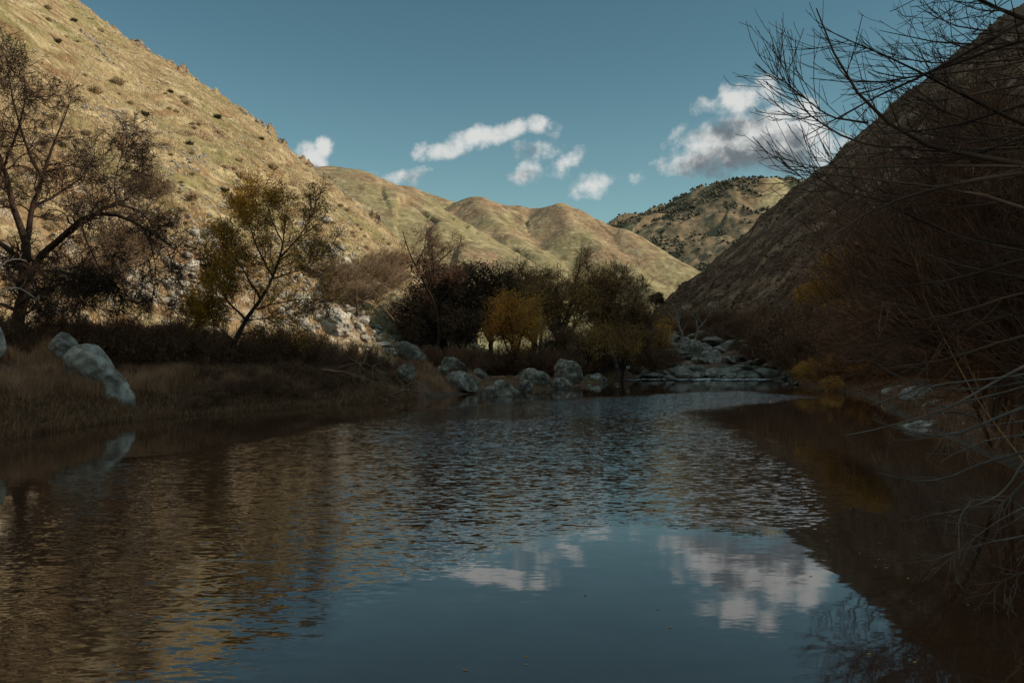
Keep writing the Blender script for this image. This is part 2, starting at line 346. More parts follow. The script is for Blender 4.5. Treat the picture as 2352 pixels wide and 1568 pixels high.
# ------------------------------------------------------------------ ground sheet
MOUNDS = [(*PX(px_, py_, d_), r_) for px_, py_, d_, r_ in [(945, 826, 68.6, 1.1), (1048, 852, 73, 1.2), (1016, 856, 71, .8), (1100, 868, 75, .8), (1308, 868, 87.5, 1.2), (135, 812, 44.2, .6), (-20, 822, 41, 1), (1410, 848, 105, 1.5), (240, 955, 41.6, .6), (2110, 925, 47, 1.2), (2190, 870, 63, 1.5), (2280, 940, 41, 1.0)]]
def ground_h(P):
    sd = sdpoly(P, POLY); x = P[:, 0]; y = P[:, 1]
    up = .85 * sstep(0, 2.6, sd) + .07 * np.clip(sd, 0, 60)
    left = (x < 0) & (y < 62)
    up = up + np.where(left, .55 * sstep(1.0, 4.5, sd), 0) * sstep(66, 52, y)
    far = sstep(62, 75, y) * (x > -8)
    up = up * (1 - .45 * far)
    dn = -1.6 * sstep(0, 4, -sd)
    h = np.where(sd > 0, up, dn)
    h = np.where(y > 113, h + 4.2 * sstep(113, 148, y) * sstep(4, 12, x) * sstep(64, 50, x), h)
    for mx0, my0, mz, mr_ in MOUNDS: h = np.maximum(h, mz - .95 * np.maximum(np.hypot(x - mx0, y - my0) - mr_, 0))
    n = fbm(P, 5.0, 4, 3) * .28 + fbm(P, 1.2, 2, 8) * .09
    h = h + n * sstep(-.3, 2, sd)
    return h, sd
def gz(x, y): return float(ground_h(np.array([[x, y]], float))[0][0])

gx = np.concatenate([-60 - np.geomspace(1, 5900, 40)[::-1], np.linspace(-60, 75, 460), 75 + np.geomspace(1, 5900, 40)])
gy = np.concatenate([-70 - np.geomspace(1, 3000, 25)[::-1], np.linspace(-70, 18, 90), np.linspace(18, 135, 420)[1:], 135 + np.geomspace(.6, 8000, 60)])
X, Y = np.meshgrid(gx, gy, indexing='ij'); P2 = np.stack([X.ravel(), Y.ravel()], 1)
h, sd = ground_h(P2)
h = np.where(np.abs(P2[:, 0]) + np.abs(P2[:, 1]) > 400, np.minimum(h, 3.0), h)
brown = np.array([.13, .07, .046]); tan = np.array([.30, .18, .105]); mossy = np.array([.15, .105, .05]); meadow = np.array([.36, .34, .17]); mud = np.array([.08, .052, .036])
col = np.tile(brown, (len(P2), 1))
col = mixc(col, tan, sstep(-.1, .6, fbm(P2, 4.0, 4, 21)) * sstep(1.5, 4, sd))
col = mixc(col, mossy, sstep(66, 74, P2[:, 1]) * sstep(5, 1, sd) * sstep(-.2, .3, fbm(P2, 3, 3, 33)))
col = mixc(col, mud, sstep(1.2, .2, sd)); col = mixc(col, meadow, sstep(150, 230, P2[:, 1]))
me = make_mesh('ground', np.concatenate([P2, h[:, None]], 1), grid_faces(len(gx), len(gy)), M_ground, col, True)
tag(link('ground', me), 'brown earth of the river banks and valley floor', kind='structure')

# ------------------------------------------------------------------ lofted hillsides
def interp_line(keys, pts, u):
    pts = np.asarray(pts, float); return np.stack([np.interp(u, keys, pts[:, k]) for k in range(pts.shape[1])], 1)
def smooth1(a, w):
    k = np.ones(w) / w; pad = w // 2
    return np.stack([np.convolve(np.pad(a[:, i], pad, 'edge'), k, 'valid')[:len(a)] for i in range(a.shape[1])], 1)

def loft(foot, crest, nu, nv, nb, bow, back_drop, sm=15):
    u = np.linspace(0, 1, nu)
    fo = interp_line([p[0] for p in foot], [p[1] for p in foot], u); cr = interp_line([p[0] for p in crest], [p[1] for p in crest], u)
    fo = smooth1(fo, sm * 2 + 1); cr = smooth1(cr, sm)
    v = np.linspace(0, 1, nv) ** 1.25
    G = np.zeros((nu, nv + nb, 3))
    for k in range(3): G[:, :nv, k] = fo[:, None, k] * (1 - v) + cr[:, None, k] * v
    hh = (cr[:, 2] - fo[:, 2])[:, None]
    G[:, :nv, 2] += hh * bow * np.sin(np.pi * v)[None] 
    dr = cr[:, :2] - fo[:, :2]; dr /= np.linalg.norm(dr, axis=1)[:, None] + 1e-9
    for j in range(nb):
        s = ((j + 1) / nb) ** 1.6 * back_drop
        G[:, nv + j, :2] = cr[:, :2] + dr * s; G[:, nv + j, 2] = cr[:, 2] - s * .55 * min(1, s / 30)
    G[:, :, 2] = np.maximum(G[:, :, 2], -2)
    vv = np.concatenate([v, np.ones(nb)])
    return G, u, vv

footL = [(0, (-66, -90, .5)), (.15, (-44, 0, .5)), (.25, (-37, 35, .5)), (.33, (-33, 50, .5)), (.4, (-29.5, 58, .5)), (.48, (-26, 64, .5)), (.6, (-21.5, 69, .5)),
         (.70, (-17, 75, .5)), (.8, (-12.5, 82, .5)), (.87, (-9, 92, .5)), (.94, (-6, 108, .4)), (1, (-3, 132, .3))]
crestL = [(0, (-205, -90, 150)), (.15, (-200, 40, 150)), (.25, (-178, 110, 138)), (.33, (-140, 165, 116))] + \
    [(k, tuple(PX(*p))) for k, p in [(.4, (165, -5, 200)), (.48, (300, 95, 200)), (.54, (420, 162, 198)), (.60, (530, 240, 195)), (.64, (600, 285, 192)), (.70, (690, 368, 188)),
                                      (.73, (735, 404, 185)), (.81, (860, 500, 175)), (.86, (930, 566, 165)), (.91, (985, 640, 155)), (.95, (1035, 700, 148)), (1, (1100, 790, 142))]]
G, u, vv = loft(footL, crestL, 820, 430, 40, .05, 120, 9)
P3 = G.reshape(-1, 3); p2 = P3[:, :2]; V1 = np.tile(vv, len(u)); U1 = np.repeat(u, len(vv))
st = np.stack([P3[:, 1] * .97 + P3[:, 0] * .25, P3[:, 2] * 3.4 + P3[:, 1] * .55], 1)           # along-slope coordinates: long ledges
ledge = fbm(st, 9.0, 4, 41); big = fbm(p2, 26.0, 3, 44); med = fbm(P3, 5.0, 3, 47); small = fbm(P3, 1.5, 2, 51)
rocky = sstep(.42, .05, V1) * sstep(-.25, .35, fbm(P3, 9.0, 3, 55) + .25 * sstep(.35, .05, V1))
crestband = sstep(.93, .995, V1) * sstep(-.1, .4, fbm(np.stack([U1 * 40, U1 * 0], 1), 1.0, 3, 61))
rid = 1 - np.abs(fbm(P3, 4.0, 4, 63, .6)) * 2
edge = sstep(0, .06, V1)
dz = (big * 2.0 * sstep(1.0, .7, V1) + ledge * .75 + med * .45 + small * .18 + rocky * (rid * .9 + small * .5)) * edge + crestband * (rid * 1.4 + med)
P3[:, 2] += dz
tanL = np.array([.32, .24, .13]); strawc = np.array([.47, .375, .225]); greenL = np.array([.205, .185, .078]); soil = np.array([.21, .125, .066]); rockc = np.array([.42, .36, .28]); darkc = np.array([.13, .085, .05])
gn = sstep(-.05, .55, fbm(p2, 24.0, 4, 71) + .25 * sstep(.75, .55, V1) * sstep(.2, .4, V1))
col = np.tile(tanL, (len(P3), 1))
col = mixc(col, greenL, gn * .8)
col = mixc(col, strawc, sstep(.0, .6, fbm(st, 5.0, 4, 73)) * .75)
col = mixc(col, soil, sstep(.12, .6, fbm(st, 6.0, 4, 75) + .35 * rocky) * .8)
col = mixc(col, darkc, sstep(.45, .75, fbm(st, 4.0, 4, 79)) * .75)
col = mixc(col, soil * 1.15, rocky * .65)
col = mixc(col, rockc, sstep(.45, .8, fbm(P3, 3.0, 4, 77) + .5 * rocky * sstep(.3, .05, V1)) * rocky)
col = mixc(col, np.array([.25, .17, .11]), crestband * .7)
me = make_mesh('left_hillside', P3, grid_faces(len(u), len(vv)), M_hillL, col, True)
tag(link('left_hillside', me), 'steep sunlit hillside of dry golden grass rising on the left', kind='structure')
HL = P3.reshape(len(u), len(vv), 3)

footR = [(0, (70, -120, .5)), (.2, (46, 0, .5)), (.35, (40, 40, .5)), (.5, (38, 66, .5)), (.62, (42, 96, .5)), (.75, (46, 130, .5)), (.87, (50, 180, .5)), (1, (46, 250, .3))]
crestR = [(0, (225, -120, 160)), (.2, (218, 18, 160)), (.24, (214, 33, 140)), (.258, (213, 46, 140)), (.275, (212, 58, 152)), (.35, (208, 120, 153)), (.48, (192, 200, 134))] + \
    [(k, tuple(PX(*p))) for k, p in [(.58, (2330, 22, 260)), (.65, (2180, 138, 262)), (.74, (1980, 300, 265)), (.81, (1830, 430, 268)), (.88, (1700, 545, 270)), (.94, (1600, 632, 272)), (1, (1505, 705, 275))]]  # out-of-view ridge heights shaped to let sun on the scree and shade the grove
G, u, vv = loft(footR, crestR, 640, 300, 30, .03, 160, 9)
P3 = G.reshape(-1, 3); p2 = P3[:, :2]; V1 = np.tile(vv, len(u)); U1 = np.repeat(u, len(vv))
vt = np.stack([U1 * 130 + V1 * 6, V1 * 30], 1)         # streaks run down the slope
gul = fbm(vt * np.array([1, .22]), 5.0, 4, 141)
P3[:, 2] += (fbm(p2, 30.0, 3, 144) * 1.8 * sstep(1, .75, V1) + gul * 1.5 + fbm(P3, 5.0, 3, 147) * .6 + fbm(P3, 1.6, 2, 148) * .22) * sstep(0, .06, V1)
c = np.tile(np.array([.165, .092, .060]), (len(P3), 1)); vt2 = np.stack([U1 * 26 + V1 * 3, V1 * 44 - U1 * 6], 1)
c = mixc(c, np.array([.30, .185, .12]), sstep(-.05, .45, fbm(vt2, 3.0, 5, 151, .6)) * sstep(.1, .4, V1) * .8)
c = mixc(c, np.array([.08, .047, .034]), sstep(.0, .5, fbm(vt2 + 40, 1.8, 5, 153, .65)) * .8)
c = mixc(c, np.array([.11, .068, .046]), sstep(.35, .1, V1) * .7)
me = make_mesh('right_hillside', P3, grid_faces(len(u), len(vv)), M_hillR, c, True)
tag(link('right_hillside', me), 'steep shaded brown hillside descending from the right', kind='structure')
HR = P3.reshape(len(u), len(vv), 3)

# ------------------------------------------------------------------ middle hills and far mountain from ridge lines
def ridge_field(P, ridges, floor, k, rib_s=45, rib_a=5.5):
    """ridges: list of (points (n,3), slope_left_of_direction, slope_right); the field is the smooth maximum"""
    best = np.full(len(P), -1e9); acc = np.zeros(len(P)); m = []
    for pts, sl, rnd in ridges:
        pts = np.asarray(pts); hb = np.full(len(P), -1e9); ss = np.zeros((len(P), 2)); dd_ = np.zeros(len(P)); s0 = 0
        for i in range(len(pts) - 1):
            a = pts[i]; b_ = pts[i + 1]; e = b_[:2] - a[:2]; w = P - a[:2]
            t = np.clip((w @ e) / (e @ e), 0, 1); d = np.linalg.norm(w - t[:, None] * e, axis=1)
            z = a[2] + (b_[2] - a[2]) * t
            cand = z - sl * (np.sqrt(d * d + rnd * rnd) - rnd); L_ = s0 + t * np.linalg.norm(e); s0 += np.linalg.norm(e)
            side = np.sign(e[0] * w[:, 1] - e[1] * w[:, 0]); cc = np.stack([L_, d * .07 + side * 500], 1)
            w_ = cand > hb; ss = np.where(w_[:, None], cc, ss); dd_ = np.where(w_, d, dd_); hb = np.maximum(hb, cand)
        rib = -np.abs(fbm(ss, rib_s, 2, 17)) * 2 + .5; hb = hb + rib * rib_a * sstep(rib_s * .1, rib_s * 1.6, dd_)
        m.append(hb)
    m.append(np.zeros(len(P)) + floor)
    m = np.stack(m); mx_ = m.max(0)
    return mx_ + k * np.log(np.exp((m - mx_) / k).sum(0)) - k * .0

RA = PXS([(300, 470, 760), (640, 430, 660), (725, 404, 625), (760, 384, 612), (800, 390, 600), (850, 415, 590), (890, 442, 575), (960, 492, 550), (1060, 552, 520), (1170, 592, 495), (1290, 650, 470), (1400, 710, 450), (1500, 770, 430)])
RB1 = PXS([(800, 440, 900), (890, 425, 860), (940, 430, 850), (1000, 448, 845), (1050, 466, 840), (1085, 455, 815), (1110, 456, 800), (1150, 470, 805), (1220, 481, 815), (1260, 478, 800), (1290, 472, 790), (1320, 482, 785), (1360, 502, 775), (1430, 532, 750), (1500, 577, 715), (1590, 626, 680), (1680, 680, 650), (1780, 760, 620)])
SP1 = PXS([(1100, 456, 805), (1130, 500, 740), (1175, 545, 690), (1235, 590, 640), (1300, 650, 590), (1350, 720, 545)])
SP2 = PXS([(1290, 472, 790), (1315, 520, 730), (1375, 560, 690), (1440, 610, 650), (1500, 665, 600), (1560, 740, 560)])
SP3 = PXS([(940, 430, 850), (990, 480, 780), (1040, 530, 720), (1100, 600, 650)])
SP5 = PXS([(1185, 476, 810), (1195, 520, 760), (1215, 575, 705)])
SP4 = PXS([(1430, 532, 750), (1480, 570, 700), (1560, 640, 650), (1600, 700, 600)])
ridges = [(RA, .62, 20), (RB1, .62, 6), (SP1, .66, 9), (SP2, .66, 8), (SP3, .62, 10), (SP4, .62, 10), (SP5, .66, 6)]
gx = np.linspace(-380, 330, 560); gy = np.linspace(290, 1000, 520)
X, Y = np.meshgrid(gx, gy, indexing='ij'); P2 = np.stack([X.ravel(), Y.ravel()], 1)
h = ridge_field(P2, ridges, 1.0, 2.2, 34, 5.5)
rel = sstep(6, 40, h)
stm = np.stack([P2[:, 0] * .5 + P2[:, 1] * .3, h * 2.2], 1)
h2 = h + fbm(P2, 60, 3, 201) * 2.0 * rel + fbm(P2, 9, 3, 205) * .45 * rel - 1.5 * (1 - sstep(1, 6, h))
col = np.tile(np.array([.22, .185, .098]), (len(P2), 1))
brn = sstep(-.25, .35, fbm(P2, 60, 4, 211) + .5 * sstep(620, 760, P2[:, 1]) - .3)
col = mixc(col, np.array([.27, .18, .11]), brn * .9)
col = mixc(col, np.array([.36, .29, .17]), sstep(.1, .6, fbm(stm, 12, 4, 213)) * .6)
col = mixc(col, np.array([.15, .10, .06]), sstep(.2, .7, fbm(P2, 18, 6, 215, .62)) * .75)
col = mixc(col, np.array([.40, .33, .21]), sstep(.25, .7, fbm(P2, 7, 4, 218, .6)) * .5)
col = mixc(col, np.array([.40, .36, .20]), sstep(40, 8, h) * .8)
me = make_mesh('middle_hills', np.concatenate([P2, h2[:, None]], 1), grid_faces(len(gx), len(gy)), M_mid, col, True)
tag(link('middle_hills', me), 'rounded green and tan hills with spurs and ravines closing the valley', kind='structure')

FA = PXS([(1340, 545, 3300), (1420, 522, 3200), (1480, 497, 3100), (1535, 468, 3000), (1560, 470, 2900)])
FB = PXS([(1480, 520, 2500), (1530, 478, 2450), (1580, 448, 2400), (1620, 436, 2380), (1660, 430, 2350), (1700, 428, 2340), (1740, 420, 2330), (1800, 427, 2330), (1880, 450, 2330), (1990, 500, 2330)])
FC = PXS([(1740, 420, 2330), (1690, 480, 2150), (1640, 540, 1980), (1600, 600, 1850)])
FD = PXS([(1620, 436, 2380), (1560, 500, 2200), (1520, 560, 2050)])
FE = PXS([(1830, 432, 2330), (1790, 500, 2120), (1720, 560, 1900), (1650, 620, 1750)])
gx = np.linspace(150, 1200, 330); gy = np.linspace(1450, 3500, 420)
X, Y = np.meshgrid(gx, gy, indexing='ij'); P2 = np.stack([X.ravel(), Y.ravel()], 1)
hf = ridge_field(P2, [(FA, .5, 60), (FB, .55, 30), (FC, .5, 30), (FD, .5, 30), (FE, .55, 30)], 0.0, 12, 140, 35)
hf2 = hf + fbm(P2, 240, 5, 301, .55) * 30 * sstep(20, 120, hf)
col = np.tile(np.array([.20, .145, .09]), (len(P2), 1))
col = mixc(col, np.array([.34, .275, .155]), sstep(.0, .5, fbm(P2, 200, 4, 311)))
col = mixc(col, np.array([.055, .05, .035]), sstep(.0, .45, fbm(P2, 120, 6, 313, .65)) * .8)
me = make_mesh('far_mountain', np.concatenate([P2, hf2[:, None]], 1), grid_faces(len(gx), len(gy)), M_far, col, True)
tag(link('far_mountain', me), 'far wooded brown mountain behind the middle hills', kind='structure')

def blobs_mesh(rng, pos, size, squash=1.0):
    # low octahedral clumps
    base = np.array([[1, 0, 0], [-1, 0, 0], [0, 1, 0], [0, -1, 0], [0, 0, 1.0], [0, 0, -.4]]); f = np.array([[0, 2, 4], [2, 1, 4], [1, 3, 4], [3, 0, 4], [2, 0, 5], [1, 2, 5], [3, 1, 5], [0, 3, 5]])
    n = len(pos); V = base[None] * (size[:, None, None] * rng.uniform(.6, 1.3, (n, 6, 1))) * np.array([1, 1, squash]) + pos[:, None]
    Fc = (f[None] + np.arange(n)[:, None, None] * 6).reshape(-1, 3); return V.reshape(-1, 3), Fc
rng = np.random.RandomState(5)
n = 9000; k = rng.randint(0, len(P2), 60000); w = fbm(P2[k], 120, 5, 313, .65) + .45 * (rng.rand(len(k)) - .5); k = k[(w > .12) & (hf2[k] > 40)][:n]
pos = np.concatenate([P2[k] + rng.uniform(-2, 2, (len(k), 2)), hf2[k][:, None] + 2], 1)
# trees along the two skylines
for R_ in (FA, FB):
    t = rng.uniform(0, len(R_) - 1, 110); i = t.astype(int); f = (t - i)[:, None]; q = R_[i] * (1 - f) + R_[np.minimum(i + 1, len(R_) - 1)] * f
    q[:, :2] += rng.uniform(-12, 12, (len(q), 2))
    ix = np.clip(np.searchsorted(gx, q[:, 0]), 0, len(gx) - 1); iy = np.clip(np.searchsorted(gy, q[:, 1]), 0, len(gy) - 1)
    q[:, 2] = hf2.reshape(len(gx), len(gy))[ix, iy] + 3; pos = np.concatenate([pos, q])
V, Fc = blobs_mesh(rng, pos, rng.uniform(2.5, 6.0, len(pos)), 1.1)
M_fartree = plant_mat('far_forest', (.06, .058, .042), (.10, .085, .055), .01, contrast=.4)
tag(link('distant_forest', make_mesh('distant_forest', V, Fc, M_fartree)), 'dark oak and pine cover scattered over the far mountain', 'forest', kind='stuff')

# ------------------------------------------------------------------ labels that single a thing out by what it stands beside
REG = {}
ORD = ['first', 'second', 'third', 'fourth', 'fifth', 'sixth', 'seventh', 'eighth', 'ninth', 'tenth', 'eleventh', 'twelfth', 'thirteenth', 'fourteenth', 'fifteenth', 'sixteenth', 'seventeenth', 'eighteenth', 'nineteenth', 'twentieth']
def reg(o, key, px): REG.setdefault(key, []).append((px, o))
def ordw(i): return ORD[i] if i < 20 else {2: 'twenty-', 3: 'thirty-', 4: 'forty-', 5: 'fifty-'}[(i + 1) // 10] + (ORD[(i + 1) % 10 - 1] if (i + 1) % 10 else 'zeroth')
def relabel():
    for (noun, where, marks), items in REG.items():
        items.sort(key=lambda t: t[0]); n = {}
        segs = {}
        for px, o in items:
            k = max([i for i, (x, _) in enumerate(marks) if x <= px] or [0]); segs.setdefault(k, []).append(o)
        for k, os_ in segs.items():
            for i, o in enumerate(os_):
                size = 'small' if o.scale[0] < .55 else ('large' if o.scale[0] > 1.15 else 'mid-sized')
                o['label'] = (f"{ordw(i)} {noun} from left {marks[k][1]}, {where}" if len(os_) > 1 else f"{noun} {marks[k][1]}, {where}").replace('SIZE', size)
MK_FIELD = ((0, 'left of the leaning slab'), (1400, 'by the leaning slab'), (1480, 'below the dull orange bush'), (1545, 'below the two white trees'), (1640, 'right of the two white trees'), (1720, 'near the little white rapid'))
MK_BANK = ((-200, 'behind the edge boulder'), (60, 'behind the sculpted boulder'), (280, 'behind the tall dry grass'), (480, 'around the yellow tree'), (640, 'below the scree'), (780, 'behind the driftwood'))
MK_GROVE = ((0, 'under the dense oak'), (1090, 'under the orange willow bush'), (1240, 'by the pale forked trunk'), (1360, 'under the leaning willow'), (1450, 'at the end of the grove'))
MK_RIGHT = ((0, 'behind the white trees'), (1650, 'behind the rock field'), (1800, 'beside the orange bushes'), (1980, 'behind the bare whips'), (2150, 'behind the pale boulder'), (2280, 'near the right edge'))
MK_SLOPE = ((-100, 'behind the big bare tree'), (220, 'right of the big bare tree'), (420, 'above the yellow tree'), (600, 'right of the yellow tree'), (760, 'near the skyline end'))

# ------------------------------------------------------------------ rocks
def icosphere(sub):
    import bmesh
    bm = bmesh.new(); bmesh.ops.create_icosphere(bm, subdivisions=sub, radius=1); bm.verts.ensure_lookup_table()
    V = np.array([v.co[:] for v in bm.verts]); Fc = np.array([[v.index for v in f.verts] for f in bm.faces]); bm.free(); return V, Fc
ICO2, ICO3, ICO4, ICO5 = icosphere(2), icosphere(3), icosphere(4), icosphere(5)
def rock_mesh(seed, ico=ICO3, cuts=9, mat=None, name='boulder', rough=.16, smooth=True, lim=(.38, .8)):
    r = np.random.RandomState(seed); V = ico[0].copy()
    V *= (1 + .25 * perlin(V, 1.1, seed)[:, None])
    for _ in range(cuts):
        nrm = r.normal(size=3); nrm /= np.linalg.norm(nrm); d = r.uniform(*lim); s = V @ nrm - d
        V -= np.where(s > 0, s * .93, 0)[:, None] * nrm
    V *= (1 + rough * .5 * fbm(V, .55, 3, seed + 3)[:, None])
    return make_mesh(name, V, ico[1], mat or M_wetrock, None, smooth)
ROCKS = [rock_mesh(900 + i, ICO3, 9 + i % 6) for i in range(14)]
ROCKS_PALE = [rock_mesh(950 + i, ICO3, 8, M_pale) for i in range(6)]
ROCKS_CRAG = [rock_mesh(970 + i, ICO2, 7, M_crag, smooth=False) for i in range(5)]

def outline_boulder(name, outline, d, depth, seed, mat, dents=(), ico=ICO5, flat=.5, push=0.0, cuts=11):
    """solid boulder whose front profile follows an outline; dents: (px,py,radius px,depth m)"""
    o = np.array(outline, float); c = o.mean(0); sc = d / F
    ang = np.arctan2(-(o[:, 1] - c[1]), o[:, 0] - c[0]); rad = np.hypot(o[:, 0] - c[0], o[:, 1] - c[1]) * sc
    k = np.argsort(ang); ang = ang[k]; rad = rad[k]
    V = ico[0].copy(); th = np.arctan2(V[:, 2], V[:, 0]); rho = np.hypot(V[:, 0], V[:, 2])
    R_ = np.interp(th, np.concatenate([ang - 2 * np.pi, ang, ang + 2 * np.pi]), np.tile(rad, 3))
    Q = np.stack([np.cos(th) * rho * R_, V[:, 1] * depth * (1 - .25 * rho), np.sin(th) * rho * R_], 1)
    r = np.random.RandomState(seed); size = rad.mean()
    for _ in range(cuts):
        nrm = np.array([r.uniform(-.8, .8), -1, r.uniform(-.7, .9)]); nrm /= np.linalg.norm(nrm); sN = Q / np.array([size, depth, size]) @ nrm - r.uniform(.35, .75)
        Q -= (np.where(sN > 0, sN * .9, 0)[:, None] * nrm) * np.array([.5 * size, .9 * depth, .5 * size])
    Q *= (1 + .05 * fbm(Q, size * .9, 4, seed)[:, None]); Q[:, 1] -= .09 * size * (1 - 2 * np.abs(fbm(Q, size * .7, 4, seed + 9)))
    Q[:, 1] += .16 * size * fbm(Q[:, [0, 2, 1]], size * .8, 3, seed + 5) * (1 - rho ** 3)
    for dx, dy, dr, dd in dents:
        x0 = (dx - c[0]) * sc; z0 = -(dy - c[1]) * sc; g = np.exp(-(((Q[:, 0] - x0) ** 2 + (Q[:, 2] - z0) ** 2) / (dr * sc) ** 2))
        Q[:, 1] += dd * g * (Q[:, 1] < 0)
    me = make_mesh(name, Q, ico[1], mat, None, True); p = PX(c[0], c[1], d + push); return link(name, me, None, p)

R = outline_boulder
tag(R('boulder', [(150, 815), (172, 795), (200, 788), (228, 796), (246, 818), (258, 845), (284, 868), (300, 892), (314, 918), (308, 945), (280, 968), (235, 965), (215, 930), (205, 905), (175, 880), (152, 850)], 41, 1.1, 11, M_granite,
      [(222, 905, 24, .8), (185, 862, 22, .3), (262, 905, 14, -.35), (250, 845, 20, -.3), (292, 880, 10, .25), (236, 930, 16, .3)], cuts=2), 'large pale sculpted boulder with a hollow, standing in dry grass on the left bank', 'boulder')
tag(R('boulder', [(112, 800), (122, 772), (142, 762), (162, 772), (180, 795), (184, 820), (150, 845), (115, 835)], 43.5, .9, 13, M_granite), 'rounded grey boulder half hidden behind the large sculpted boulder', 'boulder')
tag(R('boulder', [(-60, 740), (-8, 745), (4, 770), (10, 795), (8, 815), (-20, 830), (-70, 825)], 40, .8, 14, M_granite), 'grey boulder cut off by the left edge above the grass', 'boulder')
tag(R('boulder', [(738, 735), (752, 716), (775, 710), (795, 720), (804, 742), (796, 765), (760, 772), (740, 758)], 74, 1.2, 15, M_pale), 'rounded pale boulder in sunlight at the foot of the left hill', 'boulder')
mid = [
 ([(905, 790), (920, 785), (945, 790), (965, 805), (982, 826), (970, 835), (930, 825), (912, 812)], 68, 1.2, 'long pale blue-grey slab sloping to the right above the grassy bank'),
 ([(916, 842), (930, 835), (948, 840), (954, 858), (948, 872), (930, 882), (917, 872)], 60, .7, 'rough pale rock face set into the bank beside the driftwood'),
 ([(1012, 832), (1018, 816), (1035, 820), (1058, 832), (1076, 850), (1078, 862), (1050, 858), (1028, 850), (1014, 842)], 72, 1.2, 'angular grey boulder with a pointed left top behind the slanting boulder'),
 ([(1014, 876), (1030, 858), (1048, 852), (1075, 862), (1100, 876), (1103, 888), (1095, 900), (1068, 896), (1040, 884), (1018, 888)], 66, 1.3, 'slanting brown-grey boulder with a dark undercut at the water'),
 ([(1000, 846), (1018, 843), (1035, 848), (1034, 858), (1012, 858), (1000, 853)], 70, .8, 'flat pale slab lying between the grass and the slanting boulder'),
 ([(1093, 908), (1112, 894), (1130, 882), (1145, 872), (1165, 878), (1180, 890), (1200, 905), (1190, 918), (1110, 918)], 62, 1.3, 'low triangular boulder rising from the water in front'),
 ([(1175, 870), (1190, 858), (1212, 846), (1235, 852), (1262, 864), (1268, 878), (1240, 884), (1185, 884)], 75, 1.3, 'broad grey boulder with a peaked top at the far shore'),
 ([(1190, 884), (1200, 876), (1214, 873), (1224, 882), (1222, 897), (1195, 898)], 69, .6, 'small rounded boulder standing in the water behind the triangular one'),
 ([(1264, 880), (1282, 868), (1300, 872), (1318, 880), (1310, 889), (1270, 889)], 76, .8, 'low pale cap of rock at the waterline by the far shore'),
 ([(1276, 835), (1282, 822), (1305, 828), (1335, 842), (1338, 872), (1310, 880), (1280, 872)], 86, 1.6, 'tall dark boulder with a pale slanting top beneath the willow'),
 ([(1340, 868), (1362, 860), (1385, 864), (1398, 874), (1370, 880), (1342, 878)], 94, 1.0, 'low grey boulder at the end of the stony shore'),
 ([(1368, 832), (1385, 816), (1410, 812), (1432, 826), (1442, 846), (1420, 858), (1385, 852)], 104, 1.6, 'rounded grey boulder heading the rock field below the orange bushes'),
 ([(1405, 790), (1418, 783), (1450, 795), (1478, 808), (1470, 817), (1440, 806)], 112, 1.2, 'long pale leaning slab on top of the rock field'),
 ([(1560, 800), (1578, 786), (1610, 788), (1640, 796), (1630, 812), (1575, 812)], 128, 2.0, 'broad dark boulder at the back of the rock field'),
 ([(1078, 862), (1090, 846), (1110, 852), (1122, 866), (1105, 875), (1085, 874)], 74, .9, 'small dark boulder beside the angular grey one')]
for i, (ol, d, dep, lab) in enumerate(mid):
    tag(R('boulder', ol, d, dep, 40 + i, M_wetrock, ico=ICO4, cuts=18), lab, 'boulder', 'boulders along the far left shore')
for i, (cx_, cy_, w_, h_, d_, lab) in enumerate([(2110, 910, 46, 26, 46, 'pale boulder on the right bank seen through bare branches'), (2050, 905, 24, 16, 58, 'small grey rock at the waterline left of the pale boulder'),
        (2190, 860, 44, 16, 62, 'long pale rock on the right bank above the others'), (2075, 895, 16, 11, 57, 'small round rock perched on the right bank'), (2130, 985, 60, 17, 36, 'flat grey slab lying in the water under the branches'),
        (2220, 990, 46, 18, 33, 'dark rounded rock at the water beside the flat slab'), (2280, 925, 30, 22, 40, 'grey rock almost hidden by twigs near the right edge'), (2160, 945, 50, 30, 42, 'stained brown-grey boulder below the pale boulder')]):
    th = np.linspace(0, 2 * np.pi, 12, endpoint=False); rr = np.random.RandomState(70 + i).uniform(.8, 1.15, 12)
    tag(R('boulder', [(cx_ + math.cos(t) * w_ * q, cy_ + math.sin(t) * h_ * q) for t, q in zip(th, rr)], d_, .7, 80 + i, M_granite, ico=ICO4), lab, 'boulder', 'boulders along the right bank')

# the rock field across the river head: countable stones, each an object
rng = np.random.RandomState(21)
def scatter_rock(meshes, x, y, s, zoff, label, group, name='river_rock', flat=.62, i=0, gzv=None):
    z = gz(x, y) if gzv is None else gzv
    o = link(name, meshes[i % len(meshes)], None, (x, y, z + zoff * s)); o.scale = (s * rng.uniform(.9, 1.5), s * rng.uniform(.8, 1.2), s * flat * rng.uniform(.6, 1.15))
    o.rotation_euler = (rng.uniform(-.3, .3), rng.uniform(-.3, .3), rng.uniform(0, 6.28)); return tag(o, label, 'rock', group)
cnt = 0
while cnt < 290:
    px = rng.uniform(1330, 1840); t = rng.rand(); d = 105 + 44 * t
    x = (px - CX) / F * d
    s = rng.choice([.7, 1.0, 1.4, 1.9], p=[.32, .33, .23, .12]) * (1 + .3 * t)
    base = max(gz(x, d), -.08) + rng.uniform(-.1, .15)
    side = 'rocks in the front row' if t < .33 else ('middle of the rock field' if t < .66 else 'back of the rock field')
    wh = ['wet front row', 'middle rows', 'raised back rows'][min(2, int(t * 3))]
    o = scatter_rock(ROCKS, x, d, s, .25, 'x', 'rocks of the river rock field', i=cnt, gzv=float(base)); reg(o, ('SIZE grey rock', wh, MK_FIELD), px); cnt += 1
